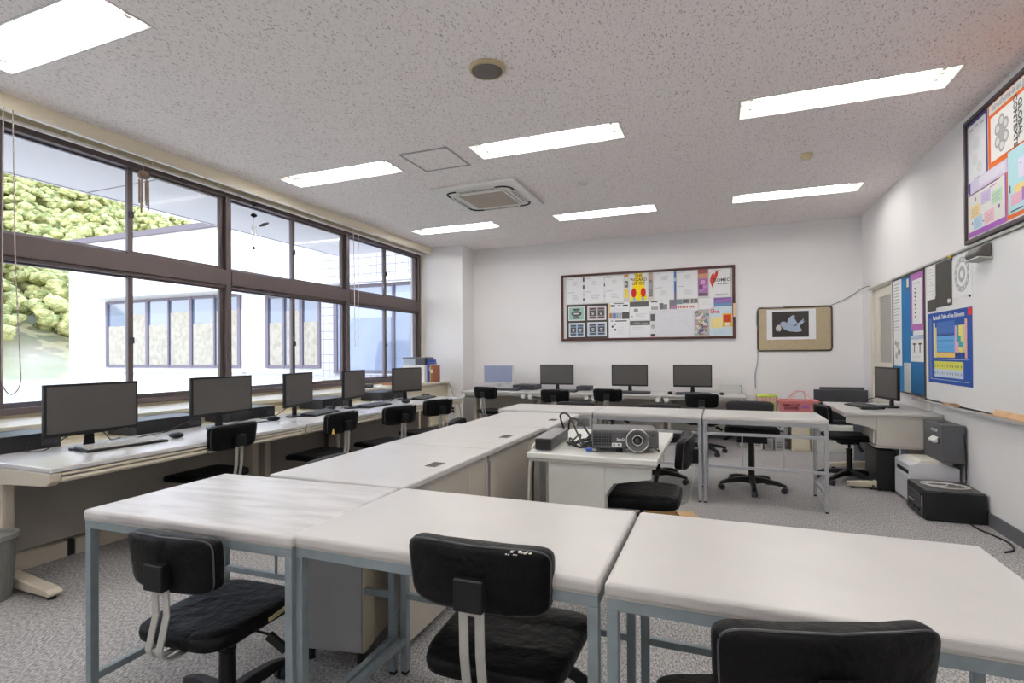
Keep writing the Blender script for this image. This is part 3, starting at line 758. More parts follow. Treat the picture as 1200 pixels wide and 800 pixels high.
# curtain rail
t = thing('curtain_rail', 'long white curtain rail under the cream curtain box', 'rail', (0, 0, 0))
MB().box(-4.50, -4.47, YF+.02, 7.50, 2.800, 2.824).build('rail', mat('rail_white', (.80, .76, .74), .35), t, bevel=.006)
for k in range(14):
    y = -1.4+k*.64; MB().box(-4.495, -4.475, y-.012, y+.012, 2.824, 2.90).build('bracket', BEIGEP, t)
def cord(pts, r, m, name, label, cat='cord', group=None):
    o = MB().tube(smooth_path(pts, 6), r, 6).build(name, m, smooth=True); return tag(o, label, cat, group)
CORDM = mat('cord_grey', (.42, .36, .34), .6)
cord([(-4.33, 1.99, 2.83), (-4.33, 1.985, 2.0), (-4.33, 1.98, 1.2), (-4.33, 1.985, 1.02), (-4.33, 2.03, .955), (-4.33, 2.075, 1.02), (-4.33, 2.075, 1.2), (-4.33, 2.05, 1.9), (-4.33, 2.04, 2.83)], .004, CORDM, 'blind_cord', 'looped pull cord hanging beside the nearest window')
cord([(-4.42, 5.64, 2.84), (-4.42, 5.655, 2.1), (-4.42, 5.66, 1.3)], .005, mat('cord_white', (.78, .76, .74), .5), 'blind_cord', 'white pull cord hanging in front of the farthest mullion, left strand', group='white blind cords')
cord([(-4.42, 5.74, 2.84), (-4.42, 5.735, 2.1), (-4.42, 5.72, 1.3)], .005, mat('cord_white', (.78, .76, .74), .5), 'blind_cord', 'white pull cord hanging in front of the farthest mullion, right strand', group='white blind cords')
# wind chimes
t = thing('wind_chime', 'coconut and bamboo wind chime hanging in the near window', 'wind chime', (-4.44, 2.965, 2.705)); t.scale = (.72, .72, .95)
MB().tube([(0, 0, .14), (0, 0, .03)], .002, 5).build('string', CORDM, t)
MB().lathe([(.004, .04), (.040, .030), (.060, .005), (.058, -.018), (.045, -.030), (.001, -.028)], seg=20).build('coconut_shell', mat('coconut', (.30, .20, .15), .8, noise=(30, .4)), t, smooth=True)
BAM = mat('bamboo', (.38, .28, .20), .55, noise=(12, .3))
for k in range(6):
    a = 2*PI*k/6; L = [.22, .26, .17, .28, .20, .24][k]
    MB().tube([(.043*math.cos(a), .043*math.sin(a), -.045), (.043*math.cos(a), .043*math.sin(a), -.05-L)], .0095, 8).tube([(.03*math.cos(a), .03*math.sin(a), -.02), (.043*math.cos(a), .043*math.sin(a), -.046)], .001, 4).build('bamboo_tube', BAM, t)
t = thing('wind_chime', 'small dark metal wind chime hanging in the second window', 'wind chime', (-4.44, 4.08, 2.76))
MB().tube([(0, 0, .08), (0, 0, -.45)], .0012, 4).build('string', CORDM, t)
m = MB(); m.lathe([(.004, .0), (.02, -.01), (.022, -.02), (.004, -.03)], seg=14); m.lathe([(.004, -.10), (.03, -.115), (.03, -.13), (.004, -.145)], seg=14); m.build('bead', PLAS, t, smooth=True)
MB().box(-.035, .035, -.035, .035, -.235, -.220, Matrix.Rotation(.6, 4, 'X')).build('plate', mat('dark_bronze', (.08, .06, .05), .5), t)
for k in range(4):
    a = PI/2*k; MB().tube([(.026*math.cos(a), .026*math.sin(a), -.23), (.026*math.cos(a), .026*math.sin(a), -.35-.015*k)], .004, 6).build('chime_rod', CHROME, t)
MB().lathe([(.002, -.44), (.012, -.45), (.012, -.465), (.002, -.475)], seg=10).build('pendant', PLAS, t)

# ================================================================== COMPUTERS
def make_monitor(w, h, zb, label, group=None, loc=(0, 0, 0), rz=0, frame=PLAS, screen=SCREEN, base_w=.11, buttons=True, stand_back=.03):
    """screen faces local -y; loc is on the desk under the screen; zb gap from desk to the lower edge"""
    t = thing('computer_monitor', label, 'monitor', loc, rz, group)
    b = MB(); b.box(-w/2, w/2, -.012, .012, zb, zb+h); b.prism([(-w*.38, zb+h*.12), (w*.38, zb+h*.12), (w*.30, zb+h*.85), (-w*.30, zb+h*.85)], 'y', .010, .035)
    b.build('casing', frame, t, bevel=.004)
    fr = .014
    MB().box(-w/2+fr, w/2-fr, -.0135, -.0115, zb+fr+.008, zb+h-fr).build('screen', screen, t)
    if buttons:
        m = MB()
        for k in range(4): m.box(w/2-.12+.022*k, w/2-.108+.022*k, -.0155, -.012, zb+.004, zb+.010)
        m.build('button_strip', PLASG, t)
    n = MB(); n.prism([(-.028, .012), (.028, .012), (.020, zb+.05), (-.020, zb+.05)], 'y', stand_back, stand_back+.018); n.build('neck', frame, t, bevel=.003)
    q = MB(); pts = [(base_w*math.cos(a)*1.05, stand_back-.02+.085*math.sin(a)) for a in [2*PI*k/28 for k in range(28)]]
    q.prism(pts, 'z', 0, .012); q.build('stand_base', frame, t, bevel=.004)
    return t
def make_keyboard(label, loc, rz, group=None, body=PLAS, keys=mat('grey_key', (.10, .10, .11), .45)):
    t = thing('keyboard', label, 'keyboard', loc, rz, group)
    MB().prism([(-.072, 0), (.072, 0), (.072, .024), (-.072, .012)], 'x', -.22, .22).build('body', body, t, bevel=.003)
    m = MB()
    for r in range(6):
        y = -.056+.0215*r; z = .0135+.0018*(r+.5)
        x = -.208
        while x < .2:
            w = .0165 if not (r == 0 and -.12 < x < .0) else .10
            m.box(x, x+w, y, y+.0165, z, z+.0055); x += w+.003
    m.build('keys', keys, t)
    return t
def make_mouse(label, loc, rz, group=None):
    t = thing('computer_mouse', label, 'mouse', loc, rz, group)
    MB().sq(.031, .055, .018, .9, .8, 8, 20, lambda p: V(p.x, p.y, max(0, p.z+.018)*(1 if p.y > 0 else 1.05))).build('body', PLAS, t, smooth=True)
    MB().tube([(0, -.028, .034), (0, -.018, .037)], .004, 6).build('wheel', PLASG, t)
    return t
MW = 'monitors on the window desks'; KW = 'keyboards on the window desks'; SW = 'mice on the window desks'
H = PI/2
make_monitor(.505, .297, .085, 'widescreen black monitor nearest the camera on the window desks', MW, (-3.46, 2.01, ZD), H)
make_monitor(.515, .285, .098, 'widescreen black monitor second from the camera on the window desks', MW, (-3.46, 2.885, ZD), H)
make_monitor(.46, .292, .09, 'black monitor third from the camera on the window desks, angled away', MW, (-3.46, 3.65, ZD), H+.24)
make_monitor(.44, .285, .095, 'black monitor fourth along the window desks, with cables behind its stand', MW, (-3.46, 4.41, ZD), H+.17)
make_monitor(.42, .285, .095, 'squarish black monitor farthest along the window desks, beside the white box', MW, (-3.47, 5.40, ZD), H-.36)
GLAREK = mat('glare_key', (.50, .49, .47), .4)  # pale key colour stands in for glare on a black keyboard
make_keyboard('black keyboard with pale glare below the nearest window monitor', (-3.33, 2.10, ZD), H-.10, KW, keys=GLAREK)
make_keyboard('dark keyboard below the third window monitor', (-3.40, 3.86, ZD), H+.22, KW)
make_keyboard('dark keyboard in front of the fourth window monitor', (-3.36, 4.62, ZD), H+.05, KW)
make_keyboard('dark keyboard in front of the farthest window monitor', (-3.36, 5.62, ZD), H+.15, KW)
make_mouse('black mouse just right of the nearest keyboard', (-3.33, 2.43, ZD), H, SW)
make_mouse('black mouse lying on its cable before the second window monitor', (-3.42, 3.33, ZD), H+.3, SW)
make_mouse('black mouse behind the chair with the yellow tag', (-3.56, 4.18, ZD), H, SW)
make_mouse('black mouse in front of the farthest window monitor near the desk edge', (-3.24, 5.02, ZD), H-.2, SW)
make_mouse('black mouse at the far end of the window desks', (-3.50, 5.89, ZD), H, SW)
struct(MB().box(-4.07, -3.705, 1.2, 6.0, .625, .648).build('trim_12', CREAM))
PCC = mat('pc_black', (.022, .022, .026), .42)
def slim_pc(y0, y1, label, h=.105):
    t = thing('slim_computer', label, 'computer', (-3.72, (y0+y1)/2, .648), 0, 'slim computers behind the window desks')
    d = (y1-y0)/2; MB().box(-.30, 0, -d, d, .004, h).build('case', PCC, t, bevel=.004)
    MB().box(.0, .003, d-.10, d-.02, .03, .06).build('front_panel', PLASG, t)
    return t
slim_pc(1.50, 1.985, 'slim black computer behind the nearest window monitor, cut off at the left')
slim_pc(2.43, 2.92, 'slim black computer between the first and second window monitors')
slim_pc(3.18, 3.64, 'slim black computer between the second and third window monitors')
slim_pc(4.25, 4.69, 'slim black computer between the third and fourth window monitors')
slim_pc(5.25, 5.72, 'slim dark computer behind the farthest window monitor')
def cable(pts, label, m=RUBBER, r=.0035, group=None, name='cable', seg=6):
    o = MB().tube(smooth_path(pts, 6), r, seg).build(name, m, smooth=True); return tag(o, label, 'cable', group)
z = ZD+.004
cable([(-3.50, 1.93, z+.10), (-3.56, 1.90, z+.05), (-3.60, 1.84, z), (-3.64, 1.78, z), (-3.69, 1.80, z+.02)], 'black cable curling from the nearest monitor to the computer')
cable([(-3.50, 2.06, z+.09), (-3.58, 2.14, z+.06), (-3.64, 2.22, z), (-3.68, 2.30, z)], 'black cable arching behind the nearest monitor stand')
cable([(-3.50, 2.72, z+.09), (-3.60, 2.66, z+.04), (-3.64, 2.58, z), (-3.60, 2.40, z), (-3.52, 2.30, z)], 'black cable left of the second monitor')
cable([(-3.42, 3.28, z), (-3.46, 3.16, z), (-3.50, 3.02, z), (-3.60, 3.10, z), (-3.66, 3.3, z)], 'black mouse cable trailing before the second monitor')
cable([(-3.50, 3.58, z+.09), (-3.56, 3.50, z+.02), (-3.60, 3.40, z), (-3.66, 3.32, z+.03)], 'black cable under the third monitor')
cable([(-3.50, 4.40, z+.10), (-3.58, 4.30, z+.08), (-3.62, 4.25, z), (-3.56, 4.35, z), (-3.62, 4.45, z+.06), (-3.66, 4.5, z)], 'tangled black cable under the fourth monitor')
cable([(-3.55, 5.38, z+.09), (-3.60, 5.20, z+.10), (-3.62, 5.10, z+.02), (-3.52, 5.14, z), (-3.50, 5.24, z+.07), (-3.60, 5.26, z), (-3.6, 5.1, z+.05)], 'looped black cables left of the farthest monitor stand')
# back wall monitors
MG = 'monitors on the back wall desks'
LILS = mat('lit_lilac_screen', (.10, .11, .17), .3, emit=((.30, .33, .47), .16))
make_monitor(.50, .292, .09, 'silver-framed monitor with bluish screen at the left of the back wall', MG, (-3.215, 7.60, BZ), 0, frame=mat('silver_plastic', (.60, .60, .62), .35), screen=LILS)
make_monitor(.515, .30, .085, 'black monitor second from the left along the back wall', MG, (-2.27, 7.60, BZ), 0)
make_monitor(.505, .305, .08, 'black monitor third from the left along the back wall', MG, (-1.195, 7.60, BZ), 0)
make_monitor(.50, .305, .08, 'black monitor at the right end of the back wall desks', MG, (-.35, 7.60, BZ), 0)
KG = 'keyboards on the back wall desks'
make_keyboard('black keyboard below the silver-framed monitor', (-3.02, 7.40, BZ), -.05, KG)
make_keyboard('black keyboard below the second back wall monitor', (-2.12, 7.33, BZ), -.03, KG)
make_keyboard('black keyboard below the third back wall monitor', (-1.10, 7.33, BZ), 0, KG)
make_keyboard('black keyboard below the right end back wall monitor', (-.33, 7.30, BZ), 0, KG)
make_mouse('black mouse left of the right end back wall keyboard', (-.62, 7.32, BZ), 0, 'mice on the back wall desks')
make_mouse('black mouse at the right end of the back wall desks', (.02, 7.33, BZ), 0, 'mice on the back wall desks')
def flat_pc(x0, x1, y0, y1, h, label):
    t = thing('slim_computer', label, 'computer', ((x0+x1)/2, y0, BZ), 0, 'slim computers on the back wall desks'); w = (x1-x0)/2
    MB().box(-w, w, 0, y1-y0, .003, h).build('case', PCC, t, bevel=.004); MB().box(-w+.02, -w+.12, -.003, 0, .02, h-.02).build('front_panel', PLASG, t)
flat_pc(-2.94, -2.60, 7.50, 7.88, .075, 'slim black computer between the first and second back wall monitors')
flat_pc(-1.98, -1.78, 7.62, 7.88, .065, 'slim black computer right of the second back wall monitor')
t = thing('document_tray', 'pale grey tray at the right end of the back wall desks', 'tray', (.13, 7.70, BZ))
m = MB(); m.box(-.13, .13, .18, .195, 0, .10); m.build('back_plate', STEELW, t, bevel=.003)
MB().tube([(-.13, .19, .098), (.12, .19, .098), (.135, .17, .095), (.135, .0, .09), (.135, 0, 0)], .006, 8).build('rim', TUBEM, t)

# ================================================================== PROJECTOR DESK
t = thing('projector', 'dark grey projector with large round lens on the pale desk', 'projector', (-.455, 2.775, PZ), math.radians(14))
DG = mat('projector_grey', (.085, .083, .09), .42); 
MB().box(-.175, .165, 0, .23, .022, .118).build('body', DG, t, bevel=.012, seg=3)
m = MB(); m.box(-.172, -.075, -.003, .004, .036, .103)
g = m.build('vent_grille', BLACK, t)
m = MB()
for k in range(6): m.box(-.172, -.075, -.0055, -.001, .036+.0122*k, .040+.0122*k)
for k in range(8): m.box(-.172+.0135*k, -.1695+.0135*k, -.0052, -.001, .036, .103)
m.build('vent_slats', DG, g)
RX = Matrix.Rotation(PI/2, 4, 'X')
lens = MB().lathe([(.058, -.012), (.058, .012), (.052, .017), (.042, .006), (.030, .002)], c=(.055, 0, .068), seg=40, mtx=RX).build('lens_ring', mat('ring_grey', (.11, .11, .11), .35), t, smooth=True)
MB().lathe([(.0545, .0165), (.0575, .0185), (.0600, .0165), (.0600, .012)], c=(.055, 0, .068), seg=40, mtx=RX, cap=False).build('outer_rim', CHROME, lens, smooth=True)
MB().lathe([(.022, .006), (.0235, .016), (.027, .016), (.028, .004)], c=(.055, 0, .068), seg=32, mtx=RX, cap=False).build('inner_rim', CHROME, lens, smooth=True)
MB().lathe([(.021, .002), (.018, .010), (.010, .014), (.001, .0155)], c=(.055, 0, .068), seg=24, mtx=RX).build('lens_glass', mat('lens_black', (.005, .005, .008), .05, spec=.8), lens, smooth=True)
m = MB(); m.box(-.075, -.025, -.002, .001, .034, .052); st = m.build('sticker', flat((.72, .70, .68)), t)
m = MB(); m.box(-.069, -.058, -.0025, -.0018, .038, .048); m.box(-.046, -.034, -.0025, -.0018, .038, .048); m.build('sticker_marks', flat((.2, .2, .2)), st)
text_mesh('brand_lettering', 'BenQ', .017, Matrix.Translation((-.030, -.0012, .070)) @ RX, flat((.75, .75, .78)), t)
MB().box(.13, .138, -.001, .001, .09, .096).build('ir_window', BLACK, t)
m = MB()
for k in range(7): m.box(.163, .1665, .03+.024*k, .042+.024*k, .045, .10)
m.build('side_vents', BLACK, t)
MB().tube([(-.035, .03, 0), (-.035, .03, .025)], .016, 12).build('foot', BLACK, t); MB().tube([(.13, .19, 0), (.13, .19, .025)], .012, 12).build('foot', BLACK, t); MB().tube([(-.13, .19, 0), (-.13, .19, .025)], .012, 12).build('foot', BLACK, t)
t = thing('switch_box', 'long black and silver switch box at the left edge of the projector desk', 'electronics', (-.885, 2.70, PZ), math.radians(3))
MB().box(-.045, .045, 0, .42, .004, .062).build('case', PCC, t, bevel=.003)
MB().box(-.046, .046, .003, .42, .0625, .066).build('silver_top', mat('brushed_silver', (.30, .29, .30), .35, metal=.6), t)
MB().box(-.040, .040, -.003, .0, .010, .056).build('front_panel', BLACK, t)
z = PZ+.006
P_ = [[(-.80, 2.86, z+.02), (-.72, 2.84, z), (-.66, 2.92, z), (-.60, 3.0, z), (-.56, 3.02, z+.03)],
      [(-.86, 3.12, z+.05), (-.84, 3.10, z+.12), (-.76, 3.02, z+.11), (-.68, 2.96, z+.03), (-.64, 2.90, z), (-.58, 2.98, z)],
      [(-.88, 3.10, z+.05), (-.90, 3.08, z+.14), (-.84, 3.04, z+.15), (-.76, 2.96, z+.05), (-.70, 2.88, z), (-.62, 2.86, z), (-.57, 2.93, z+.02)],
      [(-.74, 3.16, z), (-.68, 3.10, z), (-.62, 3.14, z), (-.56, 3.08, z), (-.50, 3.10, z)],
      [(-.72, 2.94, z+.005), (-.66, 2.98, z), (-.60, 2.94, z+.01), (-.64, 3.06, z), (-.70, 3.08, z+.01), (-.62, 3.10, z)],
      [(-.78, 2.90, z), (-.70, 3.00, z+.02), (-.62, 2.96, z+.01), (-.60, 3.06, z), (-.52, 3.08, z)]]
for i, p in enumerate(P_):
    cable(p, ['black lead running from the switch box toward the projector', 'black lead arching over the rear of the switch box', 'tall looping black lead above the switch box', 'black lead lying at the back of the tangle beside the projector', 'knotted black lead in the middle of the tangle', 'black lead crossing the tangle beside the projector'][i], r=.006, group='tangled leads on the projector desk')
random.seed(21)
for i in range(9):
    x0, y0 = random.uniform(-.80, -.70), random.uniform(2.86, 3.14); p = [(x0, y0, z)]
    for k in range(6):
        p.append((p[-1][0]+random.uniform(.015, .06), min(3.2, max(2.82, p[-1][1]+random.uniform(-.09, .09))), z+random.choice([0, .012, .03, .05])))
    cable(p[:-1]+[(min(-.60, p[-1][0]), p[-1][1], z)], 'thin black lead in the tangle between switch box and projector', r=.0045, group='thin leads in the tangle')
t = thing('video_plug', 'blue video plug lying in front of the projector', 'plug', (-.645, 2.76, PZ), .4)
MB().box(-.02, .012, -.014, .014, .002, .018).build('plug_body', mat('plug_blue', (.04, .12, .45), .4), t, bevel=.003); MB().box(.012, .032, -.010, .010, .004, .016).build('connector', SILV, t)
cable([(-.628, 2.77, PZ+.010), (-.66, 2.80, z), (-.70, 2.86, z), (-.68, 2.95, z)], 'short black lead ending in the blue plug')
cable([(-.33, 2.99, z+.02), (-.31, 2.92, z), (-.30, 2.86, z), (-.33, 2.84, z+.02)], 'black power lead looping at the right side of the projector')
cable([(-.90, 3.0, PZ+.03), (-.965, 2.86, PZ+.02), (-.972, 2.76, PZ-.02), (-.975, 2.72, PZ-.2), (-.97, 2.70, .02), (-.90, 2.70, .008)], 'white lead hanging down the left edge of the projector desk', WCABLE, .006)
cable([(-.90, 3.05, PZ+.03), (-.955, 2.90, PZ+.025), (-.966, 2.80, PZ-.03), (-.965, 2.76, PZ-.2), (-.96, 2.75, .02)], 'black lead hanging down the left edge of the projector desk', RUBBER, .005)
t = thing('cardboard_box', 'open brown cardboard box on the floor behind the projector desk', 'box', (-.36, 3.46, 0), .3)
m = MB(); m.box(-.13, .13, -.10, -.095, .0, .17); m.box(-.13, .13, .095, .10, 0, .17); m.box(-.13, -.125, -.095, .095, 0, .17); m.box(.125, .13, -.095, .095, 0, .17); m.box(-.125, .125, -.095, .095, 0, .005)
m.build('carton', CARD, t)
MB().box(.13, .23, -.10, .10, .165, .169, Matrix.Translation((.0, 0, 0))).build('flap', CARD, t)

# ================================================================== RIGHT SIDE
make_monitor(.42, .30, .075, 'black monitor on the right wall desk, seen nearly edge on', None, (1.455, 5.90, RZ), math.radians(-79), base_w=.10)
make_keyboard('black keyboard on the right wall desk', (1.26, 5.86, RZ), math.radians(-76))
t = thing('desk_phone', 'flat black handset beside the keyboard on the right wall desk', 'phone', (1.25, 5.62, RZ), .2)
MB().box(-.07, .07, -.022, .022, 0, .028).build('handset', PCC, t, bevel=.008)
cable([(1.42, 5.98, RZ+.09), (1.33, 6.02, RZ+.06), (1.30, 5.98, RZ+.01), (1.36, 5.94, RZ+.01)], 'thin black cable looping beside the right wall monitor')
t = thing('computer_tower', 'black computer tower standing under the right wall desk', 'computer', (1.325, 5.385, 0))
MB().box(-.07, .07, 0, .42, .012, .345).build('case', mat('tower_black', (.010, .010, .010), .35), t, bevel=.004); MB().box(-.074, -.07, .03, .40, .03, .33).build('side_panel', PCC, t)
for q, (x, y) in enumerate(((-.05, .03), (.05, .03), (-.05, .39), (.05, .39))): MB().tube([(x, y, 0), (x, y, .014)], .012, 8).build('foot', BLACK, t)
# printer with the dark case on top
PW = mat('printer_white', (.66, .66, .70), .4); PT2 = mat('printer_cream', (.68, .65, .58), .4)
t = thing('printer', 'white printer with curved cream lid on the floor by the right wall', 'printer', (1.535, 5.165, 0))
MB().prism([(-.165, .02), (.155, .02), (.155, .30), (.05, .335), (-.10, .335), (-.165, .31)], 'y', -.19, .19).build('body', PW, t, bevel=.008)
MB().prism([(-.125, .325), (-.09, .352), (.08, .352), (.13, .325)], 'y', -.185, .10).build('lid', PT2, t, bevel=.010, seg=3)
MB().box(-.169, -.163, -.15, .15, .03, .215).build('paper_drawer', PW, t, bevel=.003)
MB().box(-.167, -.160, -.16, .12, .235, .265).build('paper_slot', BLACK, t)
for x, y in ((-.13, -.15), (-.13, .15), (.13, -.15), (.13, .15)): MB().tube([(x, y, 0), (x, y, .022)], .018, 10).build('foot', WHITEP, t)
t = thing('projector_case', 'dark grey boxy device with white handle standing on the white printer', 'case', (1.63, 5.105, .352))
MB().box(-.072, .072, -.20, .20, 0, .285).build('body', mat('case_graphite', (.10, .10, .108), .5), t, bevel=.004)
MB().box(-.078, -.070, -.14, .02, .135, .18).build('handle_recess', PLASG, t, bevel=.003)
MB().prism([(-.105, .16), (-.075, .185), (-.072, .185), (-.072, .145), (-.10, .14)], 'y', -.125, -.01).build('handle', WHITEP, t, bevel=.004)
m = MB()
for k in range(5): m.box(-.0735, -.072, -.10+.026*k, -.081+.026*k, .228, .240)
m.box(-.0735, -.072, -.10, .02, .220, .2225)
m.build('pale_marking', flat((.62, .62, .64)), t)
MB().tube([(-.01, .0, .285), (-.01, .0, .291)], .025, 16).build('top_knob', PLASG, t)
cable([(1.69, 4.915, .62), (1.695, 4.895, .45), (1.695, 4.89, .24), (1.68, 4.86, .222)], 'black cable hanging down the wall below the dark case', r=.006)
t = thing('computer_case', 'large black computer case lying on the floor with a coiled white cable on top', 'computer', (1.52, 4.75, 0))
BK = mat('case_black', (.012, .012, .013), .32)
MB().box(-.175, .175, -.20, .20, .006, .205).build('case', BK, t, bevel=.006)
MB().box(-.172, .172, -.19, .19, .205, .213).build('top_cover', mat('case_top', (.05, .052, .056), .35), t, bevel=.003)
m = MB(); m.box(-.181, -.174, -.17, .17, .015, .19); fp = m.build('front_panel', PCC, t, bevel=.002)
for z0, z1 in ((.115, .145), (.150, .180)): MB().box(-.186, -.180, -.13, .14, z0, z1).build('drive_bay', PLASG, fp, bevel=.001)
MB().box(-.186, -.180, -.158, -.146, .09, .165).build('silver_label', SILV, fp)
m = MB()
for k in range(3): m.box(-.184, -.180, -.10+.09*k, -.06+.09*k, .04, .065)
m.build('ports', BLACK, fp); MB().box(-.184, -.180, .02, .13, .085, .092).build('port_trim', SILV, fp)
pts = []
for k in range(66):
    a = 2*PI*k/22; n_ = k/22; r = .075+.022*math.sin(n_*2.4); pts.append((1.50+.035*math.sin(n_*2.1)+r*1.35*math.cos(a), 4.75+.02*math.cos(n_*3)+r*.95*math.sin(a), .217+.0035*n_))
cable(pts+[(1.62, 4.70, .222), (1.65, 4.68, .22)], 'coiled white cable lying on the large black computer case', WCABLE, .0035)
cable([(1.60, 4.56, .006), (1.60, 4.44, .006), (1.64, 4.30, .006), (1.66, 4.18, .006), (1.63, 4.05, .006), (1.56, 3.98, .006)], 'black cable snaking over the carpet by the right wall', r=.006)

# corner clutter by the back wall
CL = 'old computers on the floor by the back wall'
def tower(x0, x1, y0, h, m, label, front=PLASG):
    t = thing('computer_tower', label, 'computer', ((x0+x1)/2, y0, 0), 0, CL); w = (x1-x0)/2
    MB().box(-w, w, 0, .40, 0, h).build('case', m, t, bevel=.005)
    MB().box(-w+.01, w-.01, -.004, 0, h*.62, h*.68).build('drive_slot', front, t); MB().tube([(0, -.005, h*.80), (0, .0, h*.80)], .012, 10).build('power_button', BLACK, t)
    m2 = MB()
    for k in range(5): m2.box(-w+.02, w-.02, -.003, 0, .03+.02*k, .037+.02*k)
    m2.build('vent_slots', PLASG, t)
tower(.375, .48, 7.16, .36, mat('tower_white', (.72, .70, .66), .45), 'white computer tower, leftmost on the floor by the back wall')
tower(.50, .60, 7.18, .365, mat('tower_grey', (.38, .38, .37), .45), 'grey computer tower between the white tower and its twin')
tower(.615, .72, 7.18, .365, mat('tower_grey', (.38, .38, .37), .45), 'second grey computer tower, right beside its twin')
t = thing('cabinet', 'small beige cabinet on the floor under the pink basket', 'cabinet', (.90, 7.20, 0))
MB().box(-.10, .10, 0, .38, 0, .362).build('body', CREAM, t, bevel=.004); MB().box(-.085, .085, -.006, 0, .03, .34).build('door', mat('cab_door', (.66, .60, .47), .45), t, bevel=.003); MB().box(.04, .07, -.010, -.006, .20, .21).build('handle', SILV, t)
MB().tube([(0, -.008, .30), (0, -.004, .30)], .004, 6).build('lock', BLACK, t)
t = thing('storage_board', 'narrow cream board standing beside the beige cabinet', 'board', (1.035, 7.24, 0)); MB().box(-.02, .02, 0, .34, 0, .35).build('panel', CREAM, t, bevel=.003)
PINK = mat('pink_plastic', (.72, .24, .24), .45, noise=(6, .1))
t = thing('shopping_basket', 'pink plastic shopping basket with crossed handles on the old computers', 'basket', (.885, 7.37, .367))
m = MB(); tp = [(-.21, -.14), (.21, -.14), (.21, .14), (-.21, .14)]; bt = [(x*.86, y*.86) for x, y in tp]
for i in range(4):
    j = (i+1) % 4
    m.quad([(*bt[i], 0), (*bt[j], 0), (*tp[j], .235), (*tp[i], .235)]); 
    m.quad([(bt[i][0]*.97, bt[i][1]*.97, .004), (tp[i][0]*.97, tp[i][1]*.97, .235), (tp[j][0]*.97, tp[j][1]*.97, .235), (bt[j][0]*.97, bt[j][1]*.97, .004)])
m.quad([(*bt[0], 0), (*bt[3], 0), (*bt[2], 0), (*bt[1], 0)])
m.build('body', PINK, t, normals=False)
m = MB()
for (a, b, c_, d) in ((-.222, .222, -.152, -.136), (-.222, .222, .136, .152), (-.222, -.206, -.136, .136), (.206, .222, -.136, .136)): m.box(a, b, c_, d, .222, .24)
m.build('rim', PINK, t, bevel=.004)
for s_ in (-1, 1):
    MB().tube([(-.12*s_-.0, -.14, .235), (-.02*s_, -.02, .33), (.02, .0, .35), (.06+.02*s_, -.01, .345), (.14+.02*s_, -.14*s_, .235)] if s_ > 0 else [(-.10, .14, .235), (-.02, .03, .345), (.03, .02, .35), (.07, .03, .34), (.12, .14, .235)], .005, 8).build('handle', mat('pink_wire', (.78, .33, .33), .4), t)
RXm = Matrix.Rotation(PI/2, 4, 'X')
text_mesh('lettering', 'SMALL AP\nDEVICES', .042, Matrix.Translation((-.08, -.1385, .165)) @ RXm, flat((.16, .03, .05)), t, extrude=.004)
MB().box(.03, .11, -.141, -.131, .15, .175).build('purple_label', flat((.40, .14, .50)), t)
t = thing('file_box', 'pinkish file box with bright green edges behind the far table', 'box', (.565, 7.45, .367))
MB().box(-.115, .09, 0, .30, 0, .262).build('body', mat('file_box_tan', (.62, .42, .34), .7), t, bevel=.003); GR = mat('lime_green', (.45, .60, .04), .5)
MB().box(-.118, .112, -.004, .302, .262, .274).build('lid_edge', GR, t); MB().box(.09, .112, -.003, .30, 0, .262).build('side_board', mat('slate_board', (.24, .26, .27), .6), t); MB().box(.04, .075, -.005, -.001, 0, .20).build('green_strip', GR, t)
for x in (-.06, -.02, .02): MB().box(x-.003, x+.003, -.004, 0, 0, .26).build('divider', mat('divider_red', (.45, .16, .12), .6), t)
t = thing('low_cabinet', 'low white cabinet against the back wall behind the right wall desk', 'cabinet', (1.37, 7.26, 0))
MB().box(-.29, .33, 0, .38, 0, .32).build('body', mat('cabinet_white', (.66, .66, .63), .5), t, bevel=.004); MB().box(-.28, .02, -.006, 0, .02, .31).build('door', STEELW, t, bevel=.002); MB().box(.03, .32, -.006, 0, .02, .31).build('door', STEELW, t, bevel=.002)
t = thing('printer', 'wide black printer on the low white cabinet', 'printer', (1.38, 7.36, .32))
MB().prism([(-.30, 0), (.30, 0), (.31, .20), (.26, .262), (-.26, .262), (-.31, .20)], 'y', 0, .24).build('body', PCC, t, bevel=.006)
MB().box(-.24, .24, -.05, 0, .04, .055).build('paper_tray', PLASG, t)
def slab(x0, x1, y, z0, z1, label):
    t = thing('laptop_case', label, 'case', ((x0+x1)/2, y, z0), 0, 'black cases behind the pink basket'); w = (x1-x0)/2
    MB().box(-w, w, 0, .07, 0, z1-z0).build('shell', PLASG, t, bevel=.006); MB().tube([(-.05, -.004, (z1-z0)*.5), (-.04, -.012, (z1-z0)*.75), (.04, -.012, (z1-z0)*.75), (.05, -.004, (z1-z0)*.5)], .004, 6).build('handle', PLASG, t)
slab(1.09, 1.66, 7.50, .582, .73, 'long black case on top of the wide printer, in front'); slab(1.17, 1.64, 7.60, .582, .755, 'taller black case behind the long black case')

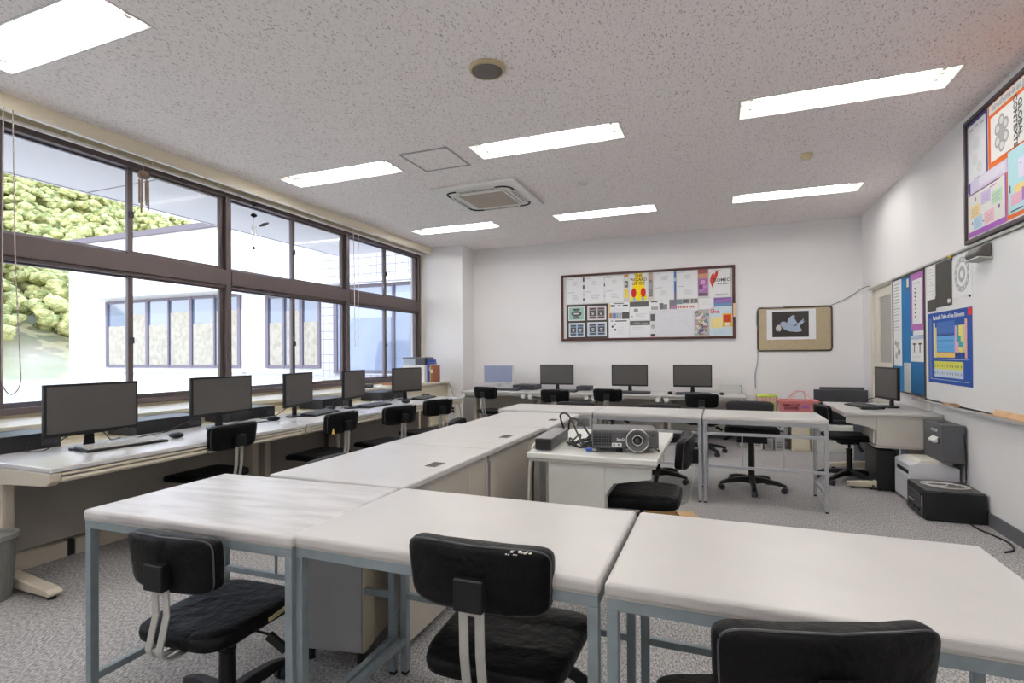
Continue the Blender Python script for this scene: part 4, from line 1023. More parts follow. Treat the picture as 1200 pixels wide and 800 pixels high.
# ================================================================== SILL AND LEFT SIDE
t = thing('waste_bin', 'grey waste bin at the left end of the window desks', 'bin', (-3.36, 1.49, 0))
GB = mat('bin_grey', (.17, .17, .16), .5)
m = MB().lathe([(.075, 0), (.098, .31), (.090, .31), (.07, .01)], seg=28); m.build('body', GB, t); MB().lathe([(.096, .298), (.106, .302), (.106, .325), (.09, .325), (.09, .31)], seg=28).build('rim', mat('bin_rim', (.26, .26, .24), .5), t)
m = MB()
for k in range(28):
    a = 2*PI*k/28; m.tube([(.078*math.cos(a), .078*math.sin(a), .03), (.097*math.cos(a), .097*math.sin(a), .295)], .003, 4)
m.build('ribs', GB, t)
SZ = .775
t = thing('cardboard_carton', 'white carton on the window sill by the column', 'box', (-4.33, 6.93, SZ)); MB().box(-.20, .19, 0, .28, 0, .262).build('carton', mat('carton_white', (.76, .74, .70), .7), t, bevel=.003); MB().box(.08, .16, -.002, 0, .08, .20).build('panel_print', flat((.60, .60, .60)), t); MB().box(-.20, .19, .12, .16, .262, .264).build('tape', TAPE, t)
t = thing('storage_box', 'clear storage box with dark grey lid on top of the white carton', 'box', (-4.34, 6.96, SZ+.264)); MB().box(-.19, .02, 0, .24, 0, .10).build('clear_side', mat('smoky_plastic', (.42, .45, .52), .2), t, bevel=.004); MB().box(.02, .19, 0, .24, 0, .10).build('dark_side', PLASG, t, bevel=.004); MB().box(-.20, .20, -.01, .25, .10, .118).build('lid', mat('lid_grey', (.13, .13, .14), .4), t, bevel=.004)
BKS = 'books beside the white carton'
for i, (x, w_, h_, c_, lb) in enumerate(((-4.123, .038, .345, (.03, .07, .36), 'thick blue binder leaning beside the white carton'), (-4.098, .012, .30, (.05, .10, .42), 'thin blue book next to the blue binder'), (-4.083, .014, .27, (.70, .50, .12), 'thin yellow book on the window sill'), (-4.055, .036, .262, (.36, .12, .05), 'brown-red book at the end of the sill row'))):
    t = thing('book', lb, 'book', (x, 7.0, SZ), 0, BKS); MB().box(-w_/2, w_/2, 0, .22, 0, h_).build('cover', mat('cover_%d' % i, c_, .5), t, bevel=.002); MB().box(-w_/2+.002, w_/2-.002, .01, .222, h_-.001, h_+.001).build('pages', flat((.8, .78, .7)), t)
    MB().box(-w_/2+.002, w_/2-.002, -.001, 0, h_*.55, h_*.75).build('spine_label', flat((.75, .72, .62) if i else (.1, .2, .6)), t)
CLT = 'small items on the window sill'
t = thing('tape_roll', 'small orange roll on the window sill', 'tape', (-4.18, 6.20, SZ), 0, CLT); MB().lathe([(.035, 0), (.055, 0), (.055, .03), (.035, .03)], seg=24).build('roll', mat('orange_tape', (.70, .22, .05), .5), t)
t = thing('tray', 'shallow orange-brown tray on the window sill', 'tray', (-4.30, 6.30, SZ), 0, CLT); MB().box(-.10, .10, -.09, .09, 0, .03).build('tray_body', mat('tray_brown', (.45, .18, .08), .5), t, bevel=.006); MB().box(-.09, .09, -.08, .08, .03, .034).build('contents', PLASG, t)
t = thing('cup', 'pale rounded cup lying on the window sill', 'cup', (-4.20, 6.52, SZ), 0, CLT); MB().lathe([(.03, 0), (.045, .02), (.045, .06), (.03, .075), (.001, .078)], seg=20).build('bowl', mat('pale_ceramic', (.55, .53, .50), .4), t, smooth=True)
t = thing('paper_stack', 'loose white papers on the window sill', 'papers', (-4.25, 5.82, SZ), .2, CLT); MB().box(-.12, .12, -.16, .16, 0, .012).build('sheets', flat((.85, .85, .85)), t)
t = thing('pencil_case', 'dark pouch on the window sill beside the papers', 'case', (-4.20, 5.60, SZ), .3, CLT); MB().sq(.09, .035, .025, .6, .5, 8, 20, lambda p: p+V(0, 0, .025)).build('pouch', PCC, t, smooth=True); MB().tube([(-.08, 0, .051), (.08, 0, .051)], .003, 6).build('zip', SILV, t)
# cables and socket by the column
cable([(-4.06, 7.45, .78), (-4.02, 7.48, .72), (-3.99, 7.50, .62), (-3.93, 7.51, .5), (-3.86, 7.515, .38), (-3.83, 7.515, .15), (-3.86, 7.50, .03)], 'grey cable running down the column beside the sill', mat('grey_cable', (.25, .23, .21), .5), .005)
t = thing('wall_socket', 'cream wall socket with black plugs low on the column', 'socket', (-3.97, 7.53, .32))
MB().box(-.04, .04, -.008, 0, -.06, .06).build('plate', BEIGEP, t, bevel=.003); MB().box(-.02, .015, -.035, -.008, .0, .035).build('plug', BLACK, t, bevel=.004); MB().box(-.02, .015, -.03, -.008, -.045, -.012).build('plug', BLACK, t, bevel=.004)

# ================================================================== WALL BOARDS
def sheet(label, u0, u1, z0, z1, col, marks=(), wall='back', lift=.0, name='pinned_paper', cat='paper', group=None, th_=.0012, texts=()):
    """marks: (a0, b0, a1, b1, colour) in 0..1 of the sheet"""
    W_, H_ = abs(u1-u0), z1-z0
    if wall == 'back': mt = Matrix(((1, 0, 0, u0), (0, 0, -1, YB-lift), (0, 1, 0, z0), (0, 0, 0, 1)))
    else: mt = Matrix(((0, 0, -1, XR-lift), (-1, 0, 0, u0), (0, 1, 0, z0), (0, 0, 0, 1)))
    t = thing(name, label, cat, mt @ V(W_/2, 0, 0), 0, group); inv = Matrix.Translation(-t.location)
    MM = inv @ mt
    m = MB(); m.box(0, W_, 0, H_, 0, th_, MM); m.build('sheet', flat(col), t)
    if marks:
        m = MB(); cols = []
        for i, k in enumerate(marks):
            a0, b0, a1, b1, c_ = k[:5]; e = k[5] if len(k) > 5 else 0
            if c_ not in cols: cols.append(c_)
            m.mi = cols.index(c_)
            zz = th_+.0004+.0003*(e+.02*i)
            if len(k) > 6:   # ellipse
                n = 28; cx, cy_, rx, ry = (a0+a1)/2*W_, (b0+b1)/2*H_, (a1-a0)/2*W_, (b1-b0)/2*H_
                pts = [MM @ V(cx+rx*math.cos(2*PI*j/n), cy_+ry*math.sin(2*PI*j/n), zz) for j in range(n)]
                m.quad(pts)
            else:
                m.box(a0*W_, a1*W_, b0*H_, b1*H_, th_-.0002, zz, MM)
        m.build('printed_marks', [flat(c_) for c_ in cols], t)
    for (body, size, a, b, c_, *rot) in texts:
        r = Matrix.Rotation(rot[0], 4, 'Z') if rot else Matrix.Identity(4)
        text_mesh('lettering', body, size, MM @ Matrix.Translation((a*W_, b*H_, th_+.0022)) @ r, flat(c_), t, extrude=.0003)
    return t
random.seed(11)
GREY = (.42, .42, .43); INK = (.06, .06, .07); PAP = (.78, .78, .80)
def lines(a0, b0, a1, b1, n, c_=GREY, th_=.012):
    o = []
    for i in range(n):
        y = b1-(b1-b0)*(i+.5)/n; w_ = random.uniform(.55, 1)
        o.append((a0, y-th_/2, a0+(a1-a0)*w_, y+th_/2, c_))
    return o
def program():   # sheet like a printed programme
    return lines(.06, .93, .5, .97, 1, (.25, .25, .25))+lines(.38, .70, .72, .86, 4)+lines(.04, .42, .6, .46, 1, (.25, .25, .25))+lines(.35, .14, .8, .34, 4)
t = thing('notice_board', 'long mahogany-framed notice board on the back wall', 'notice board', (-1.045, YB, 1.90))
m = MB(); m.box(-1.245, 1.245, -.014, 0, -.505, .510); m.build('backing', mat('board_cream', (.62, .60, .58), .8), t)
for n_, bx_ in (('frame_rail', (-1.25, 1.25, .478, .512)), ('frame_rail', (-1.25, 1.25, -.507, -.473)), ('frame_stile', (-1.25, -1.214, -.473, .478)), ('frame_stile', (1.214, 1.25, -.473, .478))):
    MB().box(bx_[0], bx_[1], -.035, 0, bx_[2], bx_[3]).build(n_, MAHO, t, bevel=.003)
NB = 'papers on the long notice board'; L0 = .0145
def nb(label, u0, u1, z0, z1, col=PAP, marks=(), lift=0, **k): return sheet(label, u0, u1, z0, z1, col, marks, 'back', L0+lift, group=NB, **k)
nb('white programme sheet at the top left corner of the long notice board', -2.210, -1.950, 1.962, 2.360, marks=program())
nb('white programme sheet second from the left, top row of the long notice board', -1.920, -1.628, 1.966, 2.358, marks=program())
nb('white programme sheet third from the left, top row of the long notice board', -1.605, -1.330, 1.966, 2.356, marks=program())
nb('narrow strip of four small black pictures between the first two programme sheets', -1.952, -1.922, 1.97, 2.37, (.7, .7, .7), [(.1, .82, .9, .98, INK), (.1, .54, .9, .68, INK), (.1, .10, .9, .18, INK), (.2, .32, .8, .36, GREY)])
nb('narrow strip of small dark marks between the second and third programme sheets', -1.627, -1.606, 1.97, 2.37, (.7, .7, .7), [(.1, .60, .9, .70, INK), (.1, .20, .9, .26, GREY), (.1, .90, .9, .94, GREY)])
nb('narrow clipping with orange top and yellow foot left of the yellow poster', -1.322, -1.258, 2.015, 2.372, (.70, .68, .66), [(.05, .88, .95, .99, (.55, .25, .08)), (.1, .45, .9, .72, (.15, .14, .14)), (.2, .55, .6, .62, (.7, .7, .7), 1), (.15, .02, .85, .40, (.85, .70, .05))])
nb('yellow-centred theatre poster with two red shapes on the long notice board', -1.242, -.979, 1.972, 2.378, (.76, .76, .78),
   [(.30, .80, .70, .99, (.90, .68, .02)), (.24, .60, .76, .80, (.90, .68, .02)), (.17, .38, .83, .60, (.90, .68, .02)), (.10, .18, .90, .38, (.90, .68, .02)), (.04, .01, .96, .18, (.90, .68, .02)),
    (.10, .12, .38, .46, (.62, .03, .03), 2, 'e'), (.62, .12, .90, .46, (.62, .03, .03), 2, 'e'), (.20, .01, .34, .12, (.25, .55, .75), 2), (.66, .01, .80, .12, (.25, .55, .75), 2)],
   texts=[('THE\nWIZARD\nOF OZ', .062, .5, .76, INK)])
nb('narrow dark portrait clipping right of the yellow poster', -.962, -.909, 2.023, 2.368, (.20, .19, .19), [(.05, .70, .95, .98, (.50, .34, .26)), (.2, .30, .8, .62, (.36, .36, .38))]+lines(.1, .05, .9, .28, 5, (.5, .5, .5)))
nb('white programme sheet left of the thin blue strip', -.888, -.611, 1.970, 2.372, marks=program())
nb('thin blue strip of pictures near the middle of the top row', -.606, -.576, 1.90, 2.372, (.10, .20, .50), [(.1, .70, .9, .80, (.5, .6, .8)), (.1, .0, .9, .35, (.22, .22, .24))])
nb('white programme sheet right of the thin blue strip', -.568, -.289, 1.975, 2.372, marks=program())
nb('purple and orange film poster in the top row', -.279, -.147, 1.997, 2.376, (.40, .16, .42), [(.02, .84, .98, .99, (.38, .12, .10)), (.02, .66, .98, .84, (.58, .32, .20)), (.30, .45, .70, .60, (.62, .40, .60)), (.08, .28, .45, .42, (.25, .08, .20)), (.5, .3, .9, .4, (.55, .30, .55)), (.02, .02, .98, .12, (.15, .14, .15))]+lines(.1, .14, .9, .26, 3, (.6, .4, .6)))
hp = nb('white theatre poster with a long red heart in the top right corner', -.131, .142, 1.972, 2.372, (.78, .78, .78), lines(.3, .05, .95, .13, 2, INK)+lines(.08, .90, .9, .97, 1, INK), texts=[('ROMEO', .062, .62, .60, INK), ('and Juliet', .038, .66, .48, INK)])
m = MB(); hpts = []
for k in range(40):
    a = 2*PI*k/40; x = 16*math.sin(a)**3; yy = 13*math.cos(a)-5*math.cos(2*a)-2*math.cos(3*a)-math.cos(4*a); hpts.append((x/16*.050-.078+.022*yy/17, yy*.0078+.262+.03*(x/16)))
m.prism([(a, b) for a, b in hpts], 'y', -.0032, -.0012); m.build('red_heart', flat((.55, .06, .04)), hp)
dp = nb('dark display card holding four bordered sheets, lower left of the long notice board', -2.211, -1.559, 1.427, 1.950, (.075, .07, .065))
NB4 = 'bordered sheets on the dark display card'
for (u0, u1, z0, z1, c_, lb) in ((-2.180, -1.925, 1.702, 1.917, (.33, .50, .44), 'green bordered sheet, top left on the dark display card'), (-1.881, -1.593, 1.704, 1.917, (.50, .40, .42), 'pinkish bordered sheet, top right on the dark display card'), (-2.175, -1.925, 1.451, 1.667, (.36, .50, .64), 'blue bordered sheet, bottom left on the dark display card'), (-1.883, -1.588, 1.456, 1.672, (.42, .50, .64), 'pale blue bordered sheet, bottom right on the dark display card')):
    two = z0 < 1.6 or u0 > -1.9; DK = (.10, .10, .11)
    mk = [(.05, .06, .95, .94, c_, 0)]
    if not two: mk += [(.18, .30, .82, .70, DK, 2, 'e'), (.30, .72, .70, .86, DK, 2), (.30, .14, .70, .28, DK, 2), (.33, .45, .67, .55, (.6, .6, .6), 4)]
    else:
        for a in (.12, .56): mk += [(a, .30, a+.34, .70, DK, 2), (a, .74, a+.34, .86, DK, 2), (a, .12, a+.34, .25, DK, 2), (a+.09, .52, a+.25, .58, (.62, .62, .62), 4), (a+.12, .38, a+.22, .48, (.62, .62, .62), 4)]
    sheet(lb, u0, u1, z0, z1, (.74, .74, .74), mk, 'back', L0+.002, group=NB4)
nb('white sheet with bold heading below the narrow orange clipping', -1.547, -1.253, 1.812, 1.958, marks=[(.08, .55, .30, .75, INK), (.42, .58, .62, .72, (.3, .3, .3)), (.70, .56, .95, .74, INK), (.25, .85, .75, .93, INK), (0, .0, .06, .9, (.75, .62, .15))]+lines(.1, .1, .8, .4, 3))
nb('narrow band of coloured pictures ending in a dark square', -1.548, -1.247, 1.708, 1.808, (.62, .62, .66), [(.0, .2, .16, .9, (.45, .24, .10)), (.18, .1, .34, .9, (.12, .22, .50)), (.36, .1, .46, .9, (.35, .35, .40)), (.49, .1, .59, .9, (.30, .34, .42)), (.64, .0, 1, 1, (.10, .10, .10))])
nb('white sheet with scattered black doodles at the bottom of the long notice board', -1.549, -1.249, 1.427, 1.704, marks=[(.12, .55, .22, .68, INK, 0, 'e'), (.24, .38, .36, .50, INK, 0, 'e'), (.25, .68, .34, .78, (.25, .25, .25), 0, 'e'), (.08, .88, .20, .96, GREY), (.30, .88, .88, .94, INK)]+lines(.45, .2, .9, .6, 4))
nb('white sheet with dark header under the yellow poster', -1.238, -.967, 1.690, 1.968, marks=[(.0, .68, 1, .97, (.13, .13, .12)), (.20, .40, .45, .60, (.30, .30, .30), 0, 'e'), (.08, .14, .16, .22, GREY)]+lines(.3, .12, .95, .34, 3, (.25, .25, .25)))
nb('white sheet with dark patterned band at the bottom centre', -1.240, -.948, 1.430, 1.684, marks=[(.0, .70, 1, .96, (.13, .13, .12)), (.2, .82, .5, .85, GREY, 2), (.6, .80, .9, .83, GREY, 2)]+lines(.1, .45, .9, .62, 2))
nb('white sheet with a dark group drawing in the middle', -.958, -.680, 1.812, 1.965, marks=[(.10, .10, .45, .40, (.35, .35, .36)), (.52, .05, .72, .72, (.16, .16, .17)), (.72, .05, .92, .60, (.22, .22, .23)), (.08, .82, .42, .92, INK)])
nb('narrow strip with a dark square in the middle lower row', -.945, -.873, 1.432, 1.805, (.70, .70, .72), [(.05, .62, .95, .90, (.13, .13, .14)), (.15, .32, .85, .50, GREY, 0, 'e'), (.05, .04, .95, .12, INK), (.05, .0, .95, .03, (.7, .2, .35))])
nb('dark multicoloured clipping above the large pencil drawing', -.672, -.496, 1.820, 1.965, (.25, .22, .26), [(.1, .1, .5, .4, (.45, .22, .36)), (.5, .5, .9, .9, (.20, .28, .34))])
nb('white sheet headed with red lettering beside the large pencil drawing', -.572, -.284, 1.797, 1.896, (.76, .75, .75), [(.06+.10*k, .42, .12+.10*k, .72, (.55, .10, .08)) for k in range(8)]+lines(.1, .1, .9, .3, 1), lift=.0015)
nb('strip of small dark photographs above the red-lettered sheet', -.494, -.285, 1.903, 1.968, (.55, .55, .56), [(.02, .1, .45, .95, (.16, .16, .17)), (.55, .1, .98, .95, (.18, .17, .17)), (.68, .3, .78, .8, (.5, .5, .5), 2)])
def curve_on(parent, pts, y, r=.0014, c_=(.45, .45, .48)):
    return MB().tube(smooth_path([(a, y, b) for a, b in pts], 5), r, 4).build('pencil_line', flat(c_), parent)
pd = nb('large pale pencil drawing, bottom row of the long notice board', -.868, -.345, 1.440, 1.828, (.70, .70, .75), lift=.003)
for p in ([(-.22, .33), (-.12, .37), (0, .34), (.08, .36), (.2, .34)], [(-.2, .27), (-.1, .24), (.05, .27), (.2, .24)], [(-.08, .2), (-.03, .24), (.0, .19), (-.05, .14), (-.09, .17)], [(-.24, .15), (-.18, .12), (-.16, .06), (-.1, .10), (.0, .06)], [(.04, .2), (.12, .22), (.2, .16), (.22, .08)]):
    curve_on(pd, p, -.0018)
random.seed(5)
nb('busy multicoloured collage in the lower right of the long notice board', -.329, -.133, 1.437, 1.806, (.45, .42, .42), [(lambda a, b: (a, b, a+random.uniform(.08, .22), b+random.uniform(.05, .12), random.choice([(.10, .10, .12), (.7, .68, .66), (.45, .35, .12), (.22, .12, .35), (.12, .28, .22), (.5, .2, .2), (.25, .3, .45)]), i_*.08))(random.uniform(0, .8), random.uniform(0, .88)) for i_ in range(60)])
nb('small white sheet with faint print above the collage', -.269, -.079, 1.815, 1.966, marks=lines(.1, .2, .9, .85, 5))
nb('purple sunset picture at the right of the long notice board', -.071, .160, 1.842, 1.966, (.22, .14, .42), [(.02, .06, .98, .40, (.14, .26, .42)), (.1, .55, .6, .68, (.50, .24, .26)), (.5, .7, .95, .8, (.42, .20, .34))])
sp_ = nb('light blue poster with yellow block and red book in the bottom right corner', -.123, .168, 1.438, 1.838, (.58, .70, .76), [(.04, .26, .52, .64, (.80, .66, .30)), (.55, .30, .98, .76, (.82, .46, .06)), (.60, .46, .94, .72, (.58, .07, .03), 2), (.68, .33, .90, .44, (.75, .74, .72), 2)]+lines(.1, .04, .9, .20, 3, (.40, .56, .70)), texts=[('She', .085, .22, .84, (.65, .06, .12))])
sheet('beige tag stuck on the right frame of the long notice board', .176, .214, 1.690, 1.879, (.68, .50, .36), (), 'back', .0355)
for i, x in enumerate((-2.70, -2.64, -2.60, -2.42)): pass
# dove board
t = thing('picture_board', 'tan pin board with dark rounded frame carrying the bird picture', 'notice board', (.926, YB, 1.508))
MB().box(-.435, .435, -.012, 0, -.28, .28).build('cork', mat('tan_cork', (.44, .36, .24), .85, noise=(60, .12)), t)
fr_ = []
for k, (sx, sz) in enumerate(((1, 1), (-1, 1), (-1, -1), (1, -1))):
    for j in range(7):
        a = PI/2*k+PI/2*j/6; fr_.append((sx*.405+.035*math.cos(a), -.012, sz*.255+.035*math.sin(a)))
MB().tube(fr_, .011, 8, closed=True).build('frame', mat('dark_olive_frame', (.055, .04, .02), .4), t, smooth=True)
bs = sheet('sheet with a pale blue bird on a near-black ground on the tan board', .597, 1.183, 1.365, 1.770, (.74, .74, .78), [(.115, .085, .86, .93, (.055, .05, .048))], 'back', .0125, name='bird_picture', cat='picture')
BLUEB = flat((.36, .43, .56))
def wing(pts, nm): MB().prism(pts, 'y', -.0032, -.0018).build(nm, BLUEB, bs)
wing([(-.13, .22), (-.10, .245), (-.06, .235), (-.03, .20), (.04, .18), (.10, .19), (.13, .11), (.07, .10), (-.02, .11), (-.08, .135), (-.115, .175)], 'bird_body')
wing([(-.05, .205), (-.03, .285), (.02, .325), (.05, .315), (.04, .285), (.075, .22), (.04, .185)], 'bird_wing'); wing([(.06, .20), (.13, .255), (.155, .285), (.14, .235), (.17, .25), (.13, .205), (.09, .175)], 'bird_tail')
MB().prism([(-.175, .12), (-.13, .11), (-.115, .15), (-.13, .20), (-.165, .195), (-.185, .16)], 'y', -.0034, -.0018).build('flower', flat((.55, .50, .48)), bs)
cable([(.484, 7.955, 1.50), (.468, 7.955, 1.62), (.478, 7.955, 1.76), (.53, 7.955, 1.80), (.80, 7.945, 1.80)], 'pale blue-grey cable looped over the top left corner of the tan board', mat('pale_lilac_cable', (.42, .42, .52), .5), .006)
cable([(.484, 7.955, 1.22), (.475, 7.955, 1.05), (.448, 7.955, .90), (.452, 7.955, .70)], 'pale lilac cable hanging below the tan board', mat('pale_lilac_cable', (.42, .42, .52), .5), .007)
cable([(1.34, 7.955, 1.80), (1.48, 7.95, 1.86), (1.60, 7.95, 1.93), (1.69, 7.93, 2.0), (1.70, 7.7, 2.0), (1.70, 7.58, 1.99)], 'thin dark cable rising from the tan board to the room corner', RUBBER, .004)

# ---- right wall
WB = 'things pinned around the whiteboard'
t = thing('whiteboard', 'large whiteboard along the right wall with grey rails', 'whiteboard', (XR, 3.6, 1.35))
MB().box(-.012, 0, -2.0, 2.10, -.585, .585).build('surface', mat('whiteboard_white', (.80, .80, .815), .22, bump=(3, .03)), t)
MB().box(-.028, 0, -2.0, 3.98, .590, .606).build('top_rail', mat('rail_grey', (.42, .42, .40), .4, metal=.3), t, bevel=.002)
MB().prism([(-.075, -.592), (0, -.592), (0, -.572), (-.012, -.572), (-.012, -.584), (-.066, -.584), (-.066, -.574), (-.075, -.574)], 'y', -2.0, 2.26).build('pen_tray', mat('tray_grey', (.46, .46, .46), .4, metal=.3), t)
MB().box(-.016, 0, 2.10, 2.115, -.585, .585).build('end_stile', ALU, t)
BLUEM = mat('blue_felt', (.015, .17, .42), .9, noise=(30, .06))
t = thing('pin_board', 'tall bright blue pin board with dark frame by the door', 'notice board', (XR, 6.18, 1.365))
MB().box(-.012, 0, -.450, .450, -.565, .560).build('felt', BLUEM, t)
for nm, b4 in (('frame_rail', (-.462, .462, .560, .572)), ('frame_rail', (-.462, .462, -.578, -.565)), ('frame_stile', (-.462, -.450, -.565, .560)), ('frame_stile', (.450, .462, -.565, .560))):
    MB().box(-.020, 0, b4[0], b4[1], b4[2], b4[3]).build(nm, mat('dark_frame', (.045, .032, .03), .4), t, bevel=.002)
PB = 'papers on the blue pin board'
def rb(label, yl, yr, z0, z1, col, marks=(), lift=.0125, group=PB, **k): return sheet(label, yl, yr, z0, z1, col, marks, 'right', lift, group=group, **k)
PAPR = (.76, .76, .77)
rb('long white list with a sketched plant at the left edge of the blue board', 6.62, 6.36, 1.05, 1.925, PAPR, lines(.1, .40, .9, .97, 16)+[(.2, .08, .5, .16, GREY, 0, 'e'), (.5, .12, .85, .20, (.3, .3, .3), 0, 'e'), (.3, .20, .7, .28, GREY, 0, 'e'), (.15, .24, .35, .30, (.3, .3, .3), 0, 'e')])
rb('small blue name tag with white window on the blue board', 6.22, 6.12, 1.79, 1.935, (.05, .12, .25), [(.25, .2, .8, .75, (.75, .72, .55))])
rb('purple poster with a white inner sheet on the blue board', 6.086, 5.742, 1.392, 1.925, (.44, .16, .44), lift=.0125)
rb('white sheet with a column of coloured marks inside the purple poster', 6.030, 5.782, 1.450, 1.862, PAPR, [(.25, .15+.09*k, .38, .19+.09*k, c_) for k, c_ in enumerate([(.55, .1, .1), INK, (.6, .3, .1), INK, (.5, .1, .3), INK, INK, INK])]+lines(.1, .88, .9, .96, 1), lift=.0145)
rb('blank white slip below the purple poster', 6.025, 5.75, 1.345, 1.388, PAPR)
rb('white sheet with two black T-shaped marks on the blue board', 6.100, 5.745, 1.100, 1.340, PAPR, [(.18, .66, .42, .72, INK), (.27, .36, .33, .66, INK), (.60, .66, .84, .72, INK), (.69, .36, .75, .66, INK), (.0, .86, 1, .98, (.40, .48, .62))]+lines(.15, .08, .85, .22, 2))
rb('narrow pale grey text sheet at the foot of the blue board', 6.300, 6.100, .795, 1.085, (.55, .56, .55), lines(.1, .04, .9, .84, 12, (.42, .42, .42))+lines(.1, .88, .6, .94, 1, INK))
rb('white list sheet at the left end of the whiteboard', 5.640, 5.46, 1.640, 1.925, PAPR, lines(.1, .1, .9, .95, 9), group=WB, lift=.0155)
t = rb('dark grey L-shaped sheet held to the whiteboard by magnets', 5.45, 5.118, 1.560, 1.928, (.085, .08, .075), group=WB, lift=.0130)
mm = MB().box(-.0014, -.0002, .166, .365, -.022, .10).build('lower_flap', flat((.085, .08, .075)), t)
MB().tube([(-.001, -.12, .035), (-.010, -.12, .035)], .018, 16).build('magnet', WHITEP, t)
t = rb('white poster with a large grey ring of segments on the whiteboard', 5.105, 4.765, 1.610, 1.925, (.77, .77, .78), group=WB, lift=.0130)
RY = Matrix.Rotation(-PI/2, 4, 'Y')
def ring(parent, cy_, cz, r0, r1, c_, x=-.0016, n=36):
    m = MB()
    for k in range(n):
        a, b = 2*PI*k/n, 2*PI*(k+1)/n
        m.quad([(x, cy_+r0*math.cos(a), cz+r0*math.sin(a)), (x, cy_+r1*math.cos(a), cz+r1*math.sin(a)), (x, cy_+r1*math.cos(b), cz+r1*math.sin(b)), (x, cy_+r0*math.cos(b), cz+r0*math.sin(b))])
    m.build('printed_ring', flat(c_), parent)
ring(t, 0, .165, .092, .132, (.42, .42, .44)); ring(t, 0, .165, .03, .060, (.38, .38, .40))
for k in range(12):
    a = 2*PI*k/12; ring(t, .112*math.cos(a), .165+.112*math.sin(a), .0, .012, (.66, .66, .68), -.0024, 10)
t = thing('wall_holder', 'dark grey curved wedge-shaped holder mounted at the top of the whiteboard', 'holder', (XR-.013, 4.555, 1.875), 0)
MB().prism([(0, -.050), (-.075, -.038), (-.088, -.012), (-.055, .036), (0, .052)], 'y', -.10, .10).build('body', mat('holder_grey', (.10, .09, .085), .5), t, bevel=.014, seg=3); MB().prism([(0, -.062), (-.080, -.050), (-.075, -.038), (0, -.050)], 'y', -.103, .103).build('lower_edge', mat('holder_edge', (.38, .38, .37), .4), t, bevel=.003)
t = thing('magnet', 'yellow and blue magnet at the top of the whiteboard', 'magnet', (XR-.028, 5.11, 1.935)); MB().sq(.012, .020, .016, .8, .8, 6, 14).build('yellow_top', mat('magnet_yellow', (.75, .48, .05), .4), t, smooth=True); MB().box(-.004, .012, -.012, .012, -.03, -.012).build('blue_foot', mat('magnet_blue', (.03, .10, .30), .4), t)
t = thing('magnet', 'small round black magnet above the periodic table', 'magnet', (XR-.012, 4.80, 1.60)); MB().tube([(0, 0, 0), (-.008, 0, 0)], .009, 12).build('disc', BLACK, t)
# periodic table poster
BL = (.03, .09, .36)
mk = [(.04, .03, .80, .97, (.05, .13, .46), 0)]
mk = []
GX0, GX1, GZ0, GZ1 = .14, .90, .36, .86
def cell(cx, rz_, w_, h_, c_, e=0): mk.append((GX0+(GX1-GX0)*cx/18, GZ1-(GZ1-GZ0)*(rz_+h_)/7, GX0+(GX1-GX0)*(cx+w_)/18, GZ1-(GZ1-GZ0)*rz_/7, c_, e))
TAN, YEL, SKY, PNK, TEAL, GRY2, ORG, NAVY = (.74, .62, .42), (.78, .68, .16), (.13, .38, .72), (.76, .40, .55), (.05, .38, .42), (.50, .50, .50), (.78, .40, .30), (.04, .07, .24)
cell(0, 0, 1, 7, TAN); cell(1, 1, 1, 6, (.70, .62, .22)); cell(2, 0, 10, 2.6, (.07, .16, .46)); cell(2, 2.75, 10, 3.1, SKY); cell(2, 5.95, 10, 1, (.80, .55, .16)); cell(12, 1, 1, 5, PNK); cell(13, 1, 1, 5, TEAL); cell(12, 2, 2, 4, PNK, 1); cell(13, 2, 1, 2, TEAL, 2); cell(14, 1, 2, 5, YEL); cell(14, 3, 1, 2, TEAL, 2); cell(15, 4, 1, 1, TEAL, 2); cell(16, 1, 1, 5, GRY2); cell(17, 0, 1, 7, ORG)
for k in range(3): cell(12.2+1.7*k, 5.95, .8, 1, NAVY, 2)
cell(2, 2.6, 10, .15, (.02, .03, .12), 2)
mk += [(.16, .20, .82, .31, (.66, .66, .12)), (.16, .09, .82, .20, (.52, .60, .72))]
mk += [(.17+.06*k, .23, .19+.06*k, .26, (.3, .3, .08), 4) for k in range(11)]+[(.17+.06*k, .13, .19+.06*k, .16, (.30, .30, .42), 4) for k in range(11)]
for r_ in range(3): mk += [(.25+.044*k, .40+.09*r_+.10, .262+.044*k, .415+.09*r_+.10, (.03, .06, .2), 5) for k in range(9)]
mk += [(.03, .05, .10, .93, (.10, .16, .42)), (.12, .335, .93, .342, (.45, .5, .7)), (.05, .05, .93, .057, (.5, .55, .7)), (.92, .90, 1.0, .99, (.60, .04, .06), 3)]
t = sheet('blue periodic table chart hanging on the whiteboard', 5.635, 4.768, .932, 1.520, BL, mk, 'right', .0130, name='periodic_table_poster', cat='poster', texts=[('Periodic Table of the Elements', .050, .50, .925, (.85, .86, .9))])
